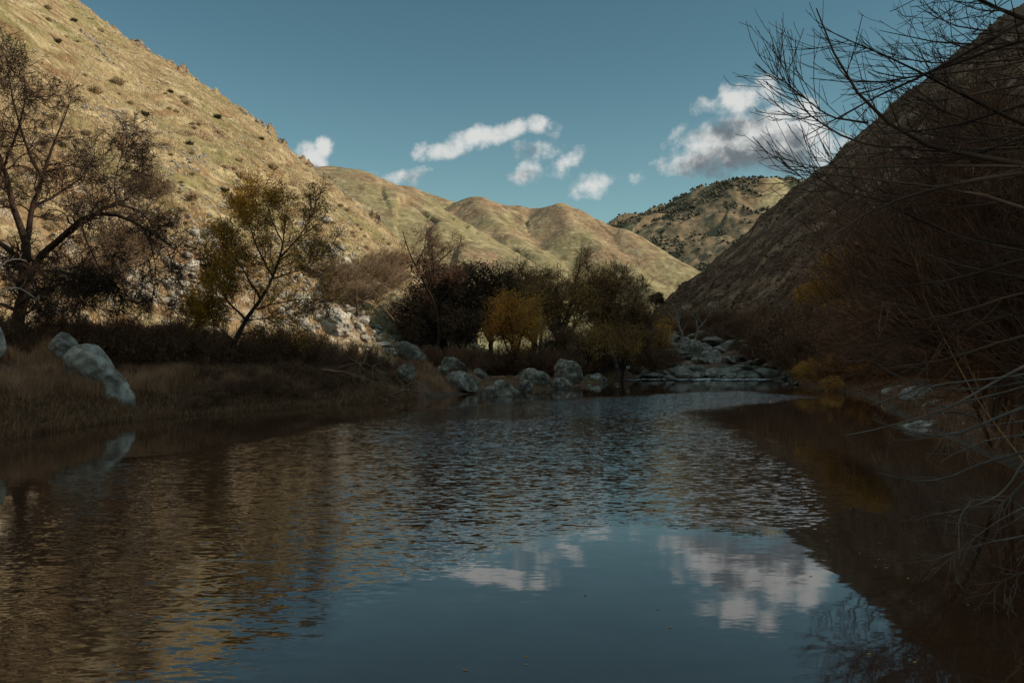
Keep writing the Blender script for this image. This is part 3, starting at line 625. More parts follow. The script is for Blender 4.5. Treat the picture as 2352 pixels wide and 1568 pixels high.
for k in range(46):       # stones on the far-left and right shores
    if k < 30: px = rng.uniform(960, 1420); py = rng.uniform(868, 900) - (px - 960) * .02; d = CH * F / (py - HZ) * rng.uniform(.97, 1.03)
    else: px = rng.uniform(1700, 1900); py = rng.uniform(858, 884); d = CH * F / (py - HZ)
    x = (px - CX) / F * d
    o = scatter_rock(ROCKS, x, d, rng.uniform(.25, .6), .1, 'small dark shore stone by the far left shore' if k < 30 else 'small dark shore stone by the right side of the river head', 'shore stones left' if k < 30 else 'shore stones right', 'shore_stone', i=k, gzv=max(-.1, gz(x, d)))
    reg(o, ('little dark stone', 'at the waterline', MK_GROVE if k < 30 else ((0, 'right of the white rapid'), (1800, 'below the orange bushes'))), px)

# pale rocks on the sunlit foot of the left hill
def hill_pt(H, px, py):
    """surface point of a hillside seen at a pixel (first hit)"""
    q = H.reshape(-1, 3); x = CX + q[:, 0] / np.maximum(q[:, 1], 1) * F; y = HZ - (q[:, 2] - CH) / np.maximum(q[:, 1], 1) * F
    dd = (x - px) ** 2 + (y - py) ** 2 + (q[:, 1] < 5) * 1e9; j = np.argsort(dd)[:6]; return q[j[np.argmin(q[j, 1])]]
for k in range(120):
    if k < 60: px = rng.uniform(640, 880); py = 700 + (px - 640) * .22 + rng.uniform(-25, 45)
    elif k < 90: px = rng.uniform(380, 560); py = rng.uniform(580, 700)
    else: px = rng.uniform(250, 950); py = rng.uniform(500, 690)
    q = hill_pt(HL, px, py); s = rng.choice([.3, .5, .8], p=[.5, .35, .15]) * (q[1] / 80) * (1 if k < 90 else .7)
    lab = ['pale sunlit rock in the scree at the foot of the left hill', 'pale rock on the slope between the bare tree and the yellow tree', 'small pale rock on the grassy left slope'][0 if k < 60 else (1 if k < 90 else 2)]
    o = scatter_rock(ROCKS_PALE, q[0], q[1], s, .1, lab, ['scree rocks', 'rocks left of the yellow tree', 'rocks scattered on the left slope'][0 if k < 60 else (1 if k < 90 else 2)], 'hill_rock', i=k, gzv=q[2], flat=.75)
    reg(o, ('SIZE pale rock', ['in the sunlit scree', 'on the low slope', 'on the grassy slope'][0 if k < 60 else (1 if k < 90 else 2)], ((0, 'near the big bare tree'), (450, 'behind the yellow tree'), (700, 'around the rounded boulder'), (800, 'beside the sagebrush'))), px)
# outcrops: clusters of blocks, each cluster one thing with its blocks as parts
def outcrop(label, cells, H, mats=ROCKS_PALE, name='rock_outcrop', dscale=1.0):
    q0 = hill_pt(H, cells[0][0], cells[0][1]); t = thing(name, label, 'outcrop', q0)
    for i, (px, py, w) in enumerate(cells):
        q = hill_pt(H, px, py); o = link('rock', mats[i % len(mats)], t, tuple(q - q0)); s = w * q[1] / F * dscale
        o.scale = (s, s * .7, s * .9); o.rotation_euler = (rng.uniform(-.4, .4), rng.uniform(-.4, .4), rng.uniform(0, 6.28))
outcrop('cracked grey outcrop facing the sun left of the yellow tree', [(470, 545, 24), (492, 548, 20), (448, 535, 16), (500, 565, 18), (515, 545, 14), (480, 530, 14), (462, 560, 14)], HL)
def rnd_cells(x0, x1, y0, y1, n, w0, w1): return [(rng.uniform(x0, x1), rng.uniform(y0, y1), rng.uniform(w0, w1)) for _ in range(n)]
outcrop('broken pale rocks below the limbs of the big bare tree', rnd_cells(240, 350, 640, 700, 16, 8, 17), HL)
outcrop('pale stepped rock band between the bare tree and the yellow tree', rnd_cells(385, 475, 600, 705, 22, 8, 19), HL)
outcrop('tan broken cliff right of the yellow tree', rnd_cells(690, 800, 560, 650, 22, 7, 16), HL)
outcrop('long spill of white rocks descending to the sagebrush', [(640 + 220 * t_ + rng.uniform(-12, 12), 700 + 52 * t_ + rng.uniform(-20, 22), rng.uniform(7, 16)) for t_ in np.linspace(0, 1, 34)], HL)
outcrop('small jagged outcrop high on the left slope', [(222, 108, 10), (214, 96, 9), (232, 118, 8), (205, 88, 9), (240, 128, 7), (195, 80, 7), (250, 138, 7), (185, 72, 6), (262, 145, 6), (226, 100, 8)], HL, ROCKS_CRAG)
outcrop('dark rocky crest where the left skyline steps down', [(575, 268, 9), (590, 280, 11), (604, 292, 10), (618, 306, 8), (565, 262, 7), (640, 325, 7)], HL, ROCKS_CRAG)

# ------------------------------------------------------------------ plants
def resample(pts, K):
    pts = np.asarray(pts, float); s = np.concatenate([[0], np.cumsum(np.linalg.norm(np.diff(pts, axis=0), axis=1))]); t = np.linspace(0, s[-1], K)
    q = np.stack([np.interp(t, s, pts[:, k]) for k in range(3)], 1)
    for _ in range(2): q[1:-1] = (q[:-2] + 2 * q[1:-1] + q[2:]) / 4
    return q
def tubes(P, R_, sides):
    N, K, _ = P.shape; Tn = np.gradient(P, axis=1); Tn /= np.linalg.norm(Tn, axis=2, keepdims=True) + 1e-9
    m = P[:, -1] - P[:, 0]; m /= np.linalg.norm(m, axis=1, keepdims=True) + 1e-9
    ref = np.where(np.abs(m[:, 2:3]) > .8, np.array([[1.0, 0, 0]]), np.array([[0, 0, 1.0]]))[:, None]
    A = np.cross(Tn, np.broadcast_to(ref, Tn.shape)); A /= np.linalg.norm(A, axis=2, keepdims=True) + 1e-9; B = np.cross(Tn, A)
    a = np.arange(sides) / sides * 2 * np.pi
    V = P[:, :, None] + R_[:, :, None, None] * (A[:, :, None] * np.cos(a)[None, None, :, None] + B[:, :, None] * np.sin(a)[None, None, :, None])
    idx = np.arange(N * K * sides).reshape(N, K, sides); nx = np.roll(idx, -1, 2)
    Fc = np.stack([idx[:, :-1], nx[:, :-1], nx[:, 1:], idx[:, 1:]], -1).reshape(-1, 4); return V.reshape(-1, 3), Fc
def merge(parts):
    Vs, Fs, o = [], [], 0
    for V, Fc in parts:
        if len(V) == 0: continue
        Vs.append(V); Fs.append(Fc + o); o += len(V)
    return np.concatenate(Vs), np.concatenate(Fs)
def shoots(rng, P, R_, per, L, ang=(25, 60), up=.15, jit=.12, K=5, r0=.6, rend=.004, tmin=.15, tmax=1.0, lrand=(.5, 1.2), taper_len=.45, flat=None):
    """children on parent polylines P (N,Kp,3); per = children per parent"""
    N, Kp, _ = P.shape; n = int(N * per); pi = rng.randint(0, N, n); t = tmin + (tmax - tmin) * rng.rand(n) ** .85
    ft = t * (Kp - 1); i = np.minimum(ft.astype(int), Kp - 2); f = (ft - i)[:, None]
    p0 = P[pi, i] * (1 - f) + P[pi, i + 1] * f; tg = P[pi, i + 1] - P[pi, i]; tg /= np.linalg.norm(tg, axis=1, keepdims=True) + 1e-9
    rp = R_[pi, i] * (1 - f[:, 0]) + R_[pi, i + 1] * f[:, 0]
    rv = rng.normal(size=(n, 3)); perp = rv - (rv * tg).sum(1, keepdims=True) * tg; perp /= np.linalg.norm(perp, axis=1, keepdims=True) + 1e-9
    a = np.radians(rng.uniform(*ang, n))[:, None]; d = tg * np.cos(a) + perp * np.sin(a)
    ln = L * rng.uniform(*lrand, n) * (1 - taper_len * t); Q = np.zeros((n, K, 3)); Q[:, 0] = p0
    for k in range(1, K):
        d = d + np.array([0, 0, up]) + rng.normal(size=(n, 3)) * jit; d /= np.linalg.norm(d, axis=1, keepdims=True)
        Q[:, k] = Q[:, k - 1] + d * (ln / (K - 1))[:, None]
    s = np.minimum(rp * r0, rp); s = np.maximum(s, rend * 1.3); R2 = s[:, None] + (rend - s[:, None]) * np.linspace(0, 1, K)[None] ** .8
    return Q, R2
def leafs(rng, Q, n, size, spread=.15, aspect=.45, droop=0, mask=None):
    N, K, _ = Q.shape; pi = rng.randint(0, N, n); t = rng.rand(n) ** .7 * (K - 1); i = np.minimum(t.astype(int), K - 2); f = (t - i)[:, None]
    c = Q[pi, i] * (1 - f) + Q[pi, i + 1] * f + rng.normal(size=(n, 3)) * spread
    if mask is not None: k = mask(c, rng); c = c[k]; n = len(c)
    a = rng.normal(size=(n, 3)); a[:, 2] -= droop; a /= np.linalg.norm(a, axis=1, keepdims=True); b_ = np.cross(a, rng.normal(size=(n, 3))); b_ /= np.linalg.norm(b_, axis=1, keepdims=True) + 1e-9
    s = size * rng.uniform(.6, 1.4, n)[:, None]
    V = np.stack([c - a * s * .5, c + b_ * s * aspect * .5, c + a * s * .5, c - b_ * s * aspect * .5], 1).reshape(-1, 3)
    return V, np.arange(n * 4).reshape(-1, 4)
def rad_line(K, r0, r1, p=.8): return r0 + (r1 - r0) * np.linspace(0, 1, K) ** p

def build_tree(name, label, limbs, rng, lv, leaf=None, cat='tree', bark=None, twig=None, group=None, mask=None, base=None, rs=1.0):
    """limbs: list of (points, r0, r1) in world space; lv: list of dicts for shoots"""
    K = 12; P = np.stack([resample(p, K) for p, _, _ in limbs]); Rr = np.stack([rad_line(K, a, b_) for _, a, b_ in limbs]) * rs
    P[:, 1:-1] += rng.normal(size=P[:, 1:-1].shape) * Rr[:, 1:-1, None] * .35
    base = P[0, 0].copy() if base is None else np.array(base); t = thing(name, label, cat, base, group)
    P = P - base
    wood = [tubes(P, Rr, 8)]; tw = []; last = P; lr = Rr
    for j, k in enumerate(lv):
        src, sr = (P, Rr) if k.get('from0') else (last, lr)
        kw = {a: v for a, v in k.items() if a not in ('from0', 'sides', 'wood', 'keep')}
        Q, R2 = shoots(rng, src, sr, **kw)
        (wood if k.get('wood') else tw).append(tubes(Q, R2, k.get('sides', 3)))
        last, lr = Q, R2
    link('trunk', make_mesh('trunk', *merge(wood), bark or M_bark, None, True), t)
    if tw: link('twigs', make_mesh('twigs', *merge(tw), twig or M_twig), t)
    if leaf:
        n, size, mt, spread, aspect = leaf
        mk = (lambda c, r: mask(c + base, r)) if mask else None
        link('foliage', make_mesh('foliage', *leafs(rng, last, n, size, spread, aspect, mask=mk), mt), t)
    return t

# --- big bare tree, left
rng = np.random.RandomState(101); D0 = 50
def pl(*pts): return PXS([(p[0], p[1], D0 + (p[2] if len(p) > 2 else 0)) for p in pts])
limbs = [(pl((38, 880), (40, 760), (46, 680), (55, 620), (60, 560)), .62, .34), (pl((46, 660), (95, 585, -.5), (140, 545, -1), (185, 500, -2), (235, 478, -2.5), (285, 492, -3), (330, 520, -3.5), (380, 555, -4), (425, 590, -4)), .34, .03),
         (pl((140, 545, -1), (200, 505, 0), (262, 460, .5), (300, 470, 1), (340, 500, 1.5), (372, 530, 2)), .2, .03), (pl((60, 560), (75, 480, 1), (100, 410, 1.5), (118, 340, 2), (150, 270, 2.5), (165, 220, 3)), .26, .02),
         (pl((60, 560), (30, 470), (5, 390, -1), (-20, 300, -1), (-40, 200, -1), (-30, 110, -1)), .3, .03), (pl((50, 600), (-20, 540, 1), (-90, 470, 1.5), (-140, 380, 2)), .26, .03),
         (pl((100, 410, 1.5), (60, 340, 1), (40, 270, .5), (20, 190, 0), (15, 120, 0)), .16, .02), (pl((75, 480, 1), (140, 440, 2.5), (190, 410, 3.5), (215, 360, 4)), .14, .02),
         (pl((270, 480, -3), (262, 430, -3), (270, 380, -3), (290, 330, -3)), .07, .012), (pl((55, 620), (130, 620, -2), (190, 640, -3), (240, 690, -3.5)), .18, .02),
         (pl((46, 700), (100, 660, -3), (160, 650, -4), (215, 655, -5)), .13, .02), (pl((5, 390, -1), (40, 300, -2), (60, 230, -3), (55, 160, -3)), .12, .02),
         (pl((330, 520, -3.5), (350, 570, -3.5), (360, 630, -3.5), (350, 690, -3.5)), .06, .012), (pl((185, 500, -2), (200, 560, -2), (230, 620, -2.5), (290, 680, -3)), .1, .015)]
mB = lambda c, r: fbm(c, 1.6, 2, 5) > -.05
build_tree('bare_tree', 'large bare tree with arching limbs and tangled twigs at the left edge', limbs, rng,
    [dict(per=20, L=3.1, ang=(25, 75), up=.0, jit=.33, K=8, r0=.42, rend=.017, wood=True, sides=5, tmin=.12), dict(per=10, L=1.7, ang=(25, 70), up=-.04, jit=.33, K=5, r0=.55, rend=.010, sides=3),
     dict(per=8, L=.85, ang=(25, 75), up=-.09, jit=.3, K=4, r0=.7, rend=.007, sides=3)], leaf=(12000, .12, M_leafD, .06, .5), mask=mB, twig=M_bark, rs=.78)
# pale dead limb in front of it
build_tree('dead_branch', 'pale dead branch poking in at the left edge before the bare tree', [(pl((-60, 690, -6), (0, 610, -6), (30, 590, -6), (62, 600, -6)), .07, .015), (pl((-50, 720, -6), (0, 668, -6), (40, 655, -6), (90, 690, -6)), .06, .01)], rng,
    [dict(per=6, L=.8, jit=.2, rend=.008)], cat='branch', bark=M_palew, twig=M_palew)

# --- yellow-leaved leaning tree
rng = np.random.RandomState(102); D0 = 53
limbs = [(pl((520, 870), (535, 780), (565, 735), (600, 690), (630, 640), (645, 590), (655, 540), (655, 470)), .3, .03), (pl((600, 690), (570, 640, -1), (540, 590, -1), (510, 560, -1)), .13, .02), (pl((630, 640), (590, 570, 1), (570, 510, 1), (560, 470, 1)), .12, .02),
         (pl((645, 590), (690, 540, .5), (715, 500, 1), (725, 470, 1)), .1, .02), (pl((630, 640), (690, 620, -1), (735, 600, -1.5), (750, 570, -2)), .09, .015), (pl((565, 735), (520, 690), (495, 640), (490, 600)), .12, .02),
         (pl((590, 710), (660, 690, -1), (720, 685, -1), (770, 690, -1)), .08, .012), (pl((535, 780), (490, 740), (475, 700)), .09, .015), (pl((650, 560), (620, 500), (610, 450)), .08, .015), (pl((560, 735), (640, 730, 1), (700, 740, 1)), .06, .01)]
def mY(c, r):
    px = CX + c[:, 0] / c[:, 1] * F; return r.rand(len(c)) < np.clip(1.1 - (px - 520) / 230, .18, 1)
build_tree('yellow_tree', 'leaning riverside tree thinly covered in yellow leaves below the left hill', limbs, rng,
    [dict(per=21, L=2.6, ang=(20, 65), up=.05, jit=.16, K=6, r0=.5, rend=.013, tmin=.15), dict(per=8, L=1.15, ang=(20, 60), up=.03, jit=.2, K=5, r0=.6, rend=.009), dict(per=5, L=.6, ang=(20, 60), up=.0, jit=.2, K=4, r0=.7, rend=.006)],
    leaf=(60000, .12, M_leafY, .2, .5), mask=mY, rs=.7)

# --- bare crooked tree and dark oaks, centre left
rng = np.random.RandomState(103); D0 = 92
build_tree('crooked_bare_tree', 'crooked bare tree leaning over the dark oak left of centre', [(pl((1000, 850), (1012, 780), (1005, 700), (975, 650), (955, 610), (930, 565), (925, 530)), .3, .04), (pl((980, 655), (1000, 610, 1), (1030, 580, 2), (1060, 560, 2)), .15, .03),
    (pl((955, 610), (975, 570), (980, 530)), .1, .02), (pl((1005, 700), (1040, 650), (1050, 610)), .1, .02), (pl((985, 660), (1000, 640), (990, 570), (1000, 545)), .1, .02)], rng,
    [dict(per=11, L=2.8, ang=(25, 65), up=-.02, jit=.25, K=6, r0=.5, rend=.018), dict(per=8, L=1.5, jit=.25, K=5, up=-.06, rend=.012), dict(per=5, L=.8, jit=.25, K=4, up=-.08, rend=.009)])
def oak(name, label, cx_, base_py, top_py, halfw, d, rng, leafn, mat, size=.2, cat='tree', group=None, leafmat=None, per=(11, 8, 5), up=.05, lean=0, nl=7, twig=None, bark=None, spread=.3, asp=.6):
    leafn = int(leafn * (1.25 if mat == M_leafD else .85)); nl += 3
    H = (base_py - top_py) / F * d; Wd = halfw / F * d; b0 = PX(cx_, base_py, d); b0[2] = min(b0[2], gz(b0[0], b0[1]) + .0) if d < 150 else b0[2]; H = PX(cx_, top_py, d)[2] - b0[2]
    limbs = [([b0, b0 + np.array([lean * .3, 0, H * .3]), b0 + np.array([lean, 0, H * .7])], H * .028, H * .008)]
    for i in range(nl):
        a = i / nl * 6.283 + rng.rand(); r = Wd * rng.uniform(.55, .9); z0 = H * rng.uniform(.12, .4); z1 = H * rng.uniform(.5, .9)
        limbs.append(([b0 + np.array([lean * .2, 0, z0]), b0 + np.array([lean * .6 + math.cos(a) * r * .5, math.sin(a) * r * .5, (z0 + z1) * .52]), b0 + np.array([lean + math.cos(a) * r, math.sin(a) * r, z1])], H * .016, H * .003))
    return build_tree(name, label, limbs, rng, [dict(per=per[0], L=H * .30, ang=(25, 70), up=up, jit=.18, K=5, r0=.5, rend=H * .0020, tmin=.3), dict(per=per[1], L=H * .16, ang=(25, 65), up=up * .5, jit=.2, K=4, rend=H * .001), dict(per=per[2], L=H * .08, ang=(25, 70), up=up * .3, jit=.2, K=3, rend=H * .0010)],
                      leaf=(leafn, size, leafmat or mat, spread, asp), cat=cat, twig=twig or M_twig, bark=bark or M_bark, group=group)
oak('oak_tree', 'dark dense evergreen oak beside the crooked bare tree', 1018, 850, 578, 52, 97, rng, 17000, M_leafD, .26)
oak('oak_tree', 'smaller dark oak between the dense oak and the orange bush', 1125, 840, 612, 42, 98, rng, 10000, M_leafD, .26)
oak('oak_tree', 'low dark oak crown tucked under the dense oak', 960, 850, 680, 52, 94, rng, 9000, M_leafD, .22)
oak('oak_tree', 'low spreading dark oak left of the orange bush', 1060, 850, 700, 48, 93, rng, 5000, M_leafD, .22)
oak('willow_bush', 'bright orange rounded willow bush in front of the hills', 1180, 815, 672, 56, 90, rng, 30000, M_leafO, .15, 'bush', up=.1, nl=11, asp=.35)
# --- big willow
rng = np.random.RandomState(104)
oak('willow_tree', 'broad brownish-yellow willow with the tallest crown at centre', 1295, 850, 572, 96, 100, rng, 26000, M_leafW, .17, up=.1, nl=9, asp=.3, lean=-1)
oak('willow_tree', 'yellow-brown willow leaning right beside the broad willow', 1370, 850, 585, 45, 103, rng, 12000, M_leafW, .17, up=.12, nl=6, asp=.3, lean=1.2)
oak('willow_tree', 'open twiggy willow with forked limbs left of the broad willow', 1225, 850, 590, 50, 105, rng, 3500, M_leafW, .17, up=.05, nl=6, asp=.3)
oak('willow_tree', 'small olive willow reaching right at the end of the grove', 1440, 830, 636, 42, 108, rng, 7500, M_leafW, .16, up=.1, nl=6, asp=.3, lean=1)
oak('pine_tree', 'tiny dark pine standing where the right slope meets the hills', 1506, 712, 672, 15, 250, rng, 2500, M_leafD, .45, nl=7)
for i, (cx_, b_, t_, w_, d_, n_, m_, lab) in enumerate([(1350, 850, 725, 62, 97, 9000, M_leafW, 'rusty brown bush beneath the broad willow'), (1430, 845, 735, 50, 100, 8000, M_leafW, 'rusty bush beneath the small olive willow'),
        (1500, 830, 725, 48, 118, 9000, M_leafO, 'dull orange bush behind the rock field'), (1270, 855, 740, 50, 95, 7000, M_leafB, 'dark brown bush between the willow trunks'), (1395, 800, 690, 34, 108, 4500, M_leafW, 'low yellowish bush glimpsed through the willow grove'),
        (1455, 800, 700, 30, 112, 4000, M_leafW, 'low leafy bush right of the willow grove')]):
    oak('bush', lab, cx_, b_, t_, w_, d_, rng, n_, m_, .15, 'bush', up=.12, nl=9, asp=.35, per=(8, 8, 4))
# pale trunk and two white bare trees
rng = np.random.RandomState(105); D0 = 96
build_tree('pale_trunk_tree', 'pale forked trunk standing below the willow by the shore', [(pl((1243, 850), (1240, 790), (1246, 740), (1236, 690)), .24, .07), (pl((1243, 850), (1255, 800), (1252, 770)), .14, .08), (pl((1240, 800), (1222, 770), (1215, 740)), .1, .04)], rng, [dict(per=6, L=2, rend=.015)], bark=M_palebark, twig=M_bark)
D0 = 132
build_tree('white_bare_tree', 'left of two white leafless trees behind the rock field', [(pl((1572, 800), (1566, 765), (1558, 740), (1556, 715)), .22, .05), (pl((1560, 745), (1545, 725), (1535, 720)), .1, .03), (pl((1558, 735), (1568, 712), (1580, 705)), .09, .03)], rng,
    [dict(per=7, L=2.0, ang=(25, 60), jit=.2, rend=.022, up=.05), dict(per=3, L=1.1, jit=.2, rend=.014)], bark=M_palebark, twig=M_palebark)
build_tree('white_bare_tree', 'right of two white leafless trees, forked and leaning right', [(pl((1588, 805), (1597, 775), (1604, 755), (1600, 735), (1588, 720)), .22, .05), (pl((1604, 755), (1620, 738), (1628, 720), (1640, 712)), .12, .03), (pl((1628, 725), (1624, 712), (1632, 704)), .06, .03)], rng,
    [dict(per=7, L=1.9, ang=(25, 60), jit=.2, rend=.022, up=.05), dict(per=3, L=1.1, jit=.2, rend=.014)], bark=M_palebark, twig=M_palebark)
D0 = 72
build_tree('dead_fallen_branches', 'pale crooked dead branches sprawling at the foot of the sunny slope', [(pl((905, 735), (880, 705), (850, 690), (820, 690)), .07, .03), (pl((930, 700), (900, 690), (870, 680), (835, 670)), .06, .02), (pl((945, 690), (930, 665), (900, 655), (880, 662)), .06, .02), (pl((900, 720), (925, 690), (950, 672)), .05, .02)], rng,
    [dict(per=7, L=1.3, jit=.3, rend=.014, ang=(30, 80))], bark=M_grey, twig=M_grey, cat='branch')
D0 = 78
build_tree('charred_snag', 'short dark dead trunk at the foot of the sunny slope', [(pl((822, 725), (820, 700), (818, 680), (816, 665)), .16, .08)], rng, [], cat='stump')

# --- bushes from prototypes
def bush_proto(name, label, cat, seed, W_, H_, stems, leaf, wood=M_twig, leafmat=None, per=(7, 5), up=.08, jit=.15, thin=1.0, asp=.4, size=.1):
    rng = np.random.RandomState(seed); a = rng.rand(stems) * 6.283; tilt = rng.rand(stems) ** .7
    K = 6; P = np.zeros((stems, K, 3)); P[:, 0, 0] = np.cos(a) * W_ * .1; P[:, 0, 1] = np.sin(a) * W_ * .1; P[:, 0, 2] = -.15
    d = np.stack([np.cos(a) * tilt * W_, np.sin(a) * tilt * W_, np.full(stems, H_ * .9) * (1.05 - .45 * tilt)], 1); L = np.linalg.norm(d, axis=1, keepdims=True); dd = d / L
    for k in range(1, K): 
        dd = dd + rng.normal(size=dd.shape) * jit; dd /= np.linalg.norm(dd, axis=1, keepdims=True); P[:, k] = P[:, k - 1] + dd * L / (K - 1)
    Rr = np.tile(rad_line(K, .022 * thin, .008 * thin), (stems, 1)); parts = [tubes(P, Rr, 3)]
    Q, R2 = shoots(rng, P, Rr, per[0], H_ * .35, up=up, jit=jit, K=4, rend=.006 * thin, tmin=.25); parts.append(tubes(Q, R2, 3))
    Q2, R3 = shoots(rng, Q, R2, per[1], H_ * .18, up=up, jit=jit, K=3, rend=.004 * thin); parts.append(tubes(Q2, R3, 3))
    t = thing(name, label, cat, (0, 0, -500)); link('stems', make_mesh('stems', *merge(parts), wood), t)
    if leaf: link('foliage', make_mesh('foliage', *leafs(rng, Q2, leaf, size, .07, asp), leafmat or M_leafB), t)
    return t
LAST = [None]
def place(proto, px, py, d, sc, label, group=None, H=None, zoff=0):
    if H is None: x, y = (px - CX) / F * d, d; z = gz(x, y)
    else: q = hill_pt(H, px, py); x, y, z = q
    loc = (x, y, z + zoff - .05)
    rz = float(RB_.uniform(0, 6.28))
    LAST[:] = [None]
    if not proto.get('used'):
        proto['used'] = 1; proto.location = loc; proto.scale = (sc, sc, sc); proto.rotation_euler = (0, 0, rz); proto['label'] = label
        if group: proto['group'] = group
        LAST[0] = proto; return proto
    LAST[0] = dup(proto, loc, rz, sc, label, group); return LAST[0]
RB_ = np.random.RandomState(303)
brush = [bush_proto('brush', 'x', 'bush', 400 + i, 1.5, 2.4, 46, 3600, M_twig, M_leafB, per=(9, 5), size=.085) for i in range(3)]
lowb = bush_proto('low_brush', 'x', 'bush', 415, 1.2, 1.0, 50, 1500, M_twig, M_leafB, per=(8, 4), size=.07, jit=.25)
thicket = bush_proto('twiggy_bush', 'x', 'bush', 410, 1.7, 2.2, 60, 0, M_grey, per=(10, 6), jit=.22, thin=1.1)
sage = bush_proto('sagebrush', 'x', 'bush', 411, .8, 1.3, 60, 2200, M_sage, M_sage, per=(5, 3), size=.07, up=.3)
rusty = bush_proto('rusty_bush', 'x', 'bush', 412, 1.7, 2.5, 40, 11000, M_twig, M_leafO, per=(9, 6), size=.055, asp=.6)
tuft = bush_proto('bunch_grass', 'x', 'shrub', 413, .75, .95, 110, 1200, M_strawL, M_strawL, per=(3, 2), thin=2.4, jit=.1, up=0, size=.12)
gshrub = bush_proto('green_shrub', 'x', 'shrub', 414, .9, .8, 40, 900, M_green, M_green, per=(4, 3), thin=2.0, size=.16)
i = 0
for px in np.arange(-60, 900, 36):          # brush line behind the near left bank
    for row in range(2):
        x_ = px + RB_.uniform(-14, 14); d = np.interp(px, [-60, 300, 600, 900], [47, 49, 56, 66]) + row * 3 + RB_.uniform(-1, 1)
        top = np.interp(px, [-60, 200, 480, 700, 860, 900], [700, 715, 720, 752, 790, 800]); x = (x_ - CX) / F * d; z = gz(x, d); sc = (CH + (HZ - top) / F * d - z) / 2.6 * RB_.choice([.7, .95, 1.1])
        o = place(brush[i % 3], x_, 0, d, max(.4, sc), 'x', 'brush of the left bank thicket'); i += 1; reg(o, ('dark brown brush', 'in the front row' if row == 0 else 'in the back row', MK_BANK), x_)
for px in np.arange(440, 900, 24):
    for row in range(2):
        x_ = px + RB_.uniform(-10, 10); d = np.interp(px, [440, 700, 900], [44, 51, 61]) + row * 3 + RB_.uniform(-.6, .6)
        o = place(lowb, x_, 0, d, RB_.uniform(.7, 1.25), 'x', 'low brush at the bank edge'); reg(o, ('low tangled brush', 'at the edge' if row == 0 else 'set back', MK_BANK), x_)
for px in np.arange(950, 1560, 30):
    x_ = px + RB_.uniform(-14, 14); d = np.interp(px, [920, 1100, 1300, 1560], [88, 88, 93, 122]) + RB_.uniform(-2, 3); x = (x_ - CX) / F * d; z = gz(x, d)
    sc = (CH + (HZ - RB_.uniform(772, 805)) / F * d - z) / 2.5
    o = place(brush[i % 3], x_, 0, d, sc, 'x', 'brush under the grove'); i += 1; reg(o, ('dark brush', 'at the far shore', MK_GROVE), x_)
for px in np.arange(1540, 2400, 36):
    for row in range(3):
        x_ = px + RB_.uniform(-18, 18); d = np.interp(px, [1540, 1700, 1850, 2000, 2400], [140, 136, 108, 74, 40]) + row * 5 + RB_.uniform(-2, 2); x = (x_ - CX) / F * d; z = gz(x, d)
        sc = (CH + (HZ - (760 - 35 * row + RB_.uniform(-20, 20))) / F * d - z) / 2.5
        o = place(brush[i % 3], x_, 0, d, max(.6, sc), 'x', 'brush below the right hill'); i += 1; reg(o, ('shaded brush', ['low on the right bank', 'midway up the right bank', 'against the foot of the right hill'][row], MK_RIGHT), x_)
for px, py, sc in [(770, 655, 1.5), (800, 665, 1.3), (845, 650, 1.6), (880, 630, 1.8), (900, 660, 1.6), (860, 690, 1.2), (760, 690, 1.1), (290, 600, 1.8), (250, 660, 1.6), (350, 450, 1.5), (820, 690, 1.1), (915, 620, 1.6)]:
    o = place(thicket, px, py, 0, sc * 1.1, 'x', 'twiggy bushes of the lower slope', H=HL); reg(o, ('leafless grey-brown bush', 'high up' if py < 560 else 'low down', MK_SLOPE), px)
place(sage, 880, 0, 70, 1.1, 'tan sagebrush in sunlight beside the scree'); place(sage, 860, 0, 71, .9, 'smaller tan sagebrush at the end of the scree'); place(sage, 905, 0, 72, .9, 'tan sagebrush at the shadow edge right of the scree')
for px, d, sc, lab in [(1880, 84, 2.2, 'orange-leaved bush left of the right thicket'), (1950, 78, 2.6, 'tall yellow-orange bush seen through the bare whips'), (1990, 74, 2.0, 'orange bush behind the right whips, lower one'), (1850, 92, 1.7, 'small orange bush by the river head on the right'),
                       (2040, 70, 2.6, 'rust coloured bush half hidden behind the right thicket'), (1915, 70, 1.2, 'low orange sprig bush near the right bank')]:
    place(rusty, px, 0, d, sc * .5, lab)
for px, py, sc, lab in [(1965, 650, 2.0, 'bright yellow-orange tall bush high on the right bank behind the whips'), (1910, 700, 1.7, 'orange bush on the right slope left of the tallest one'), (2010, 610, 1.5, 'highest yellow bush on the shaded right slope'), (1860, 715, 1.4, 'leftmost yellow-orange bush on the right slope'), (1930, 755, 1.3, 'lower orange bush at the foot of the right slope')]:
    place(rusty, px, py, 0, sc * 1.55, lab, H=HR)
for k in range(150):
    px = RB_.uniform(-10, 930); top = np.interp(px, [-10, 170, 730, 930], [-40, 5, 410, 570]); py = RB_.uniform(top + 18, 640); q = hill_pt(HL, px, py)
    place(tuft, px, py, 0, RB_.choice([.5, .7, .9, 1.4], p=[.35, .35, .2, .1]) * (.6 + q[1] / 300), 'x', 'bunch grass on the left slope', H=HL)
    reg(LAST[0], ('pale round grass tuft', 'near the top' if py < top + 130 else ('midway up' if py < 450 else 'low down'), MK_SLOPE), px)
for px, py, s, lab in [(500, 272, 1.7, 'dark green shrub alone on the upper left slope near the skyline'), (392, 212, 1.2, 'dark green shrub on the upper slope below the skyline'), (132, 92, 1.6, 'dark shrub above the bare tree at upper left'), (172, 50, 1.4, 'dark shrub high on the slope near the top edge'),
                       (330, 265, 1.7, 'brownish shrub in the middle of the left slope'), (435, 330, 1.4, 'dark shrub on the centre of the left slope'), (516, 440, 1.6, 'dark shrub low on the slope above the yellow tree'), (600, 320, 1.2, 'small dark shrub close under the right skyline')]:
    place(gshrub, px, py, 0, s * .62, lab, H=HL)

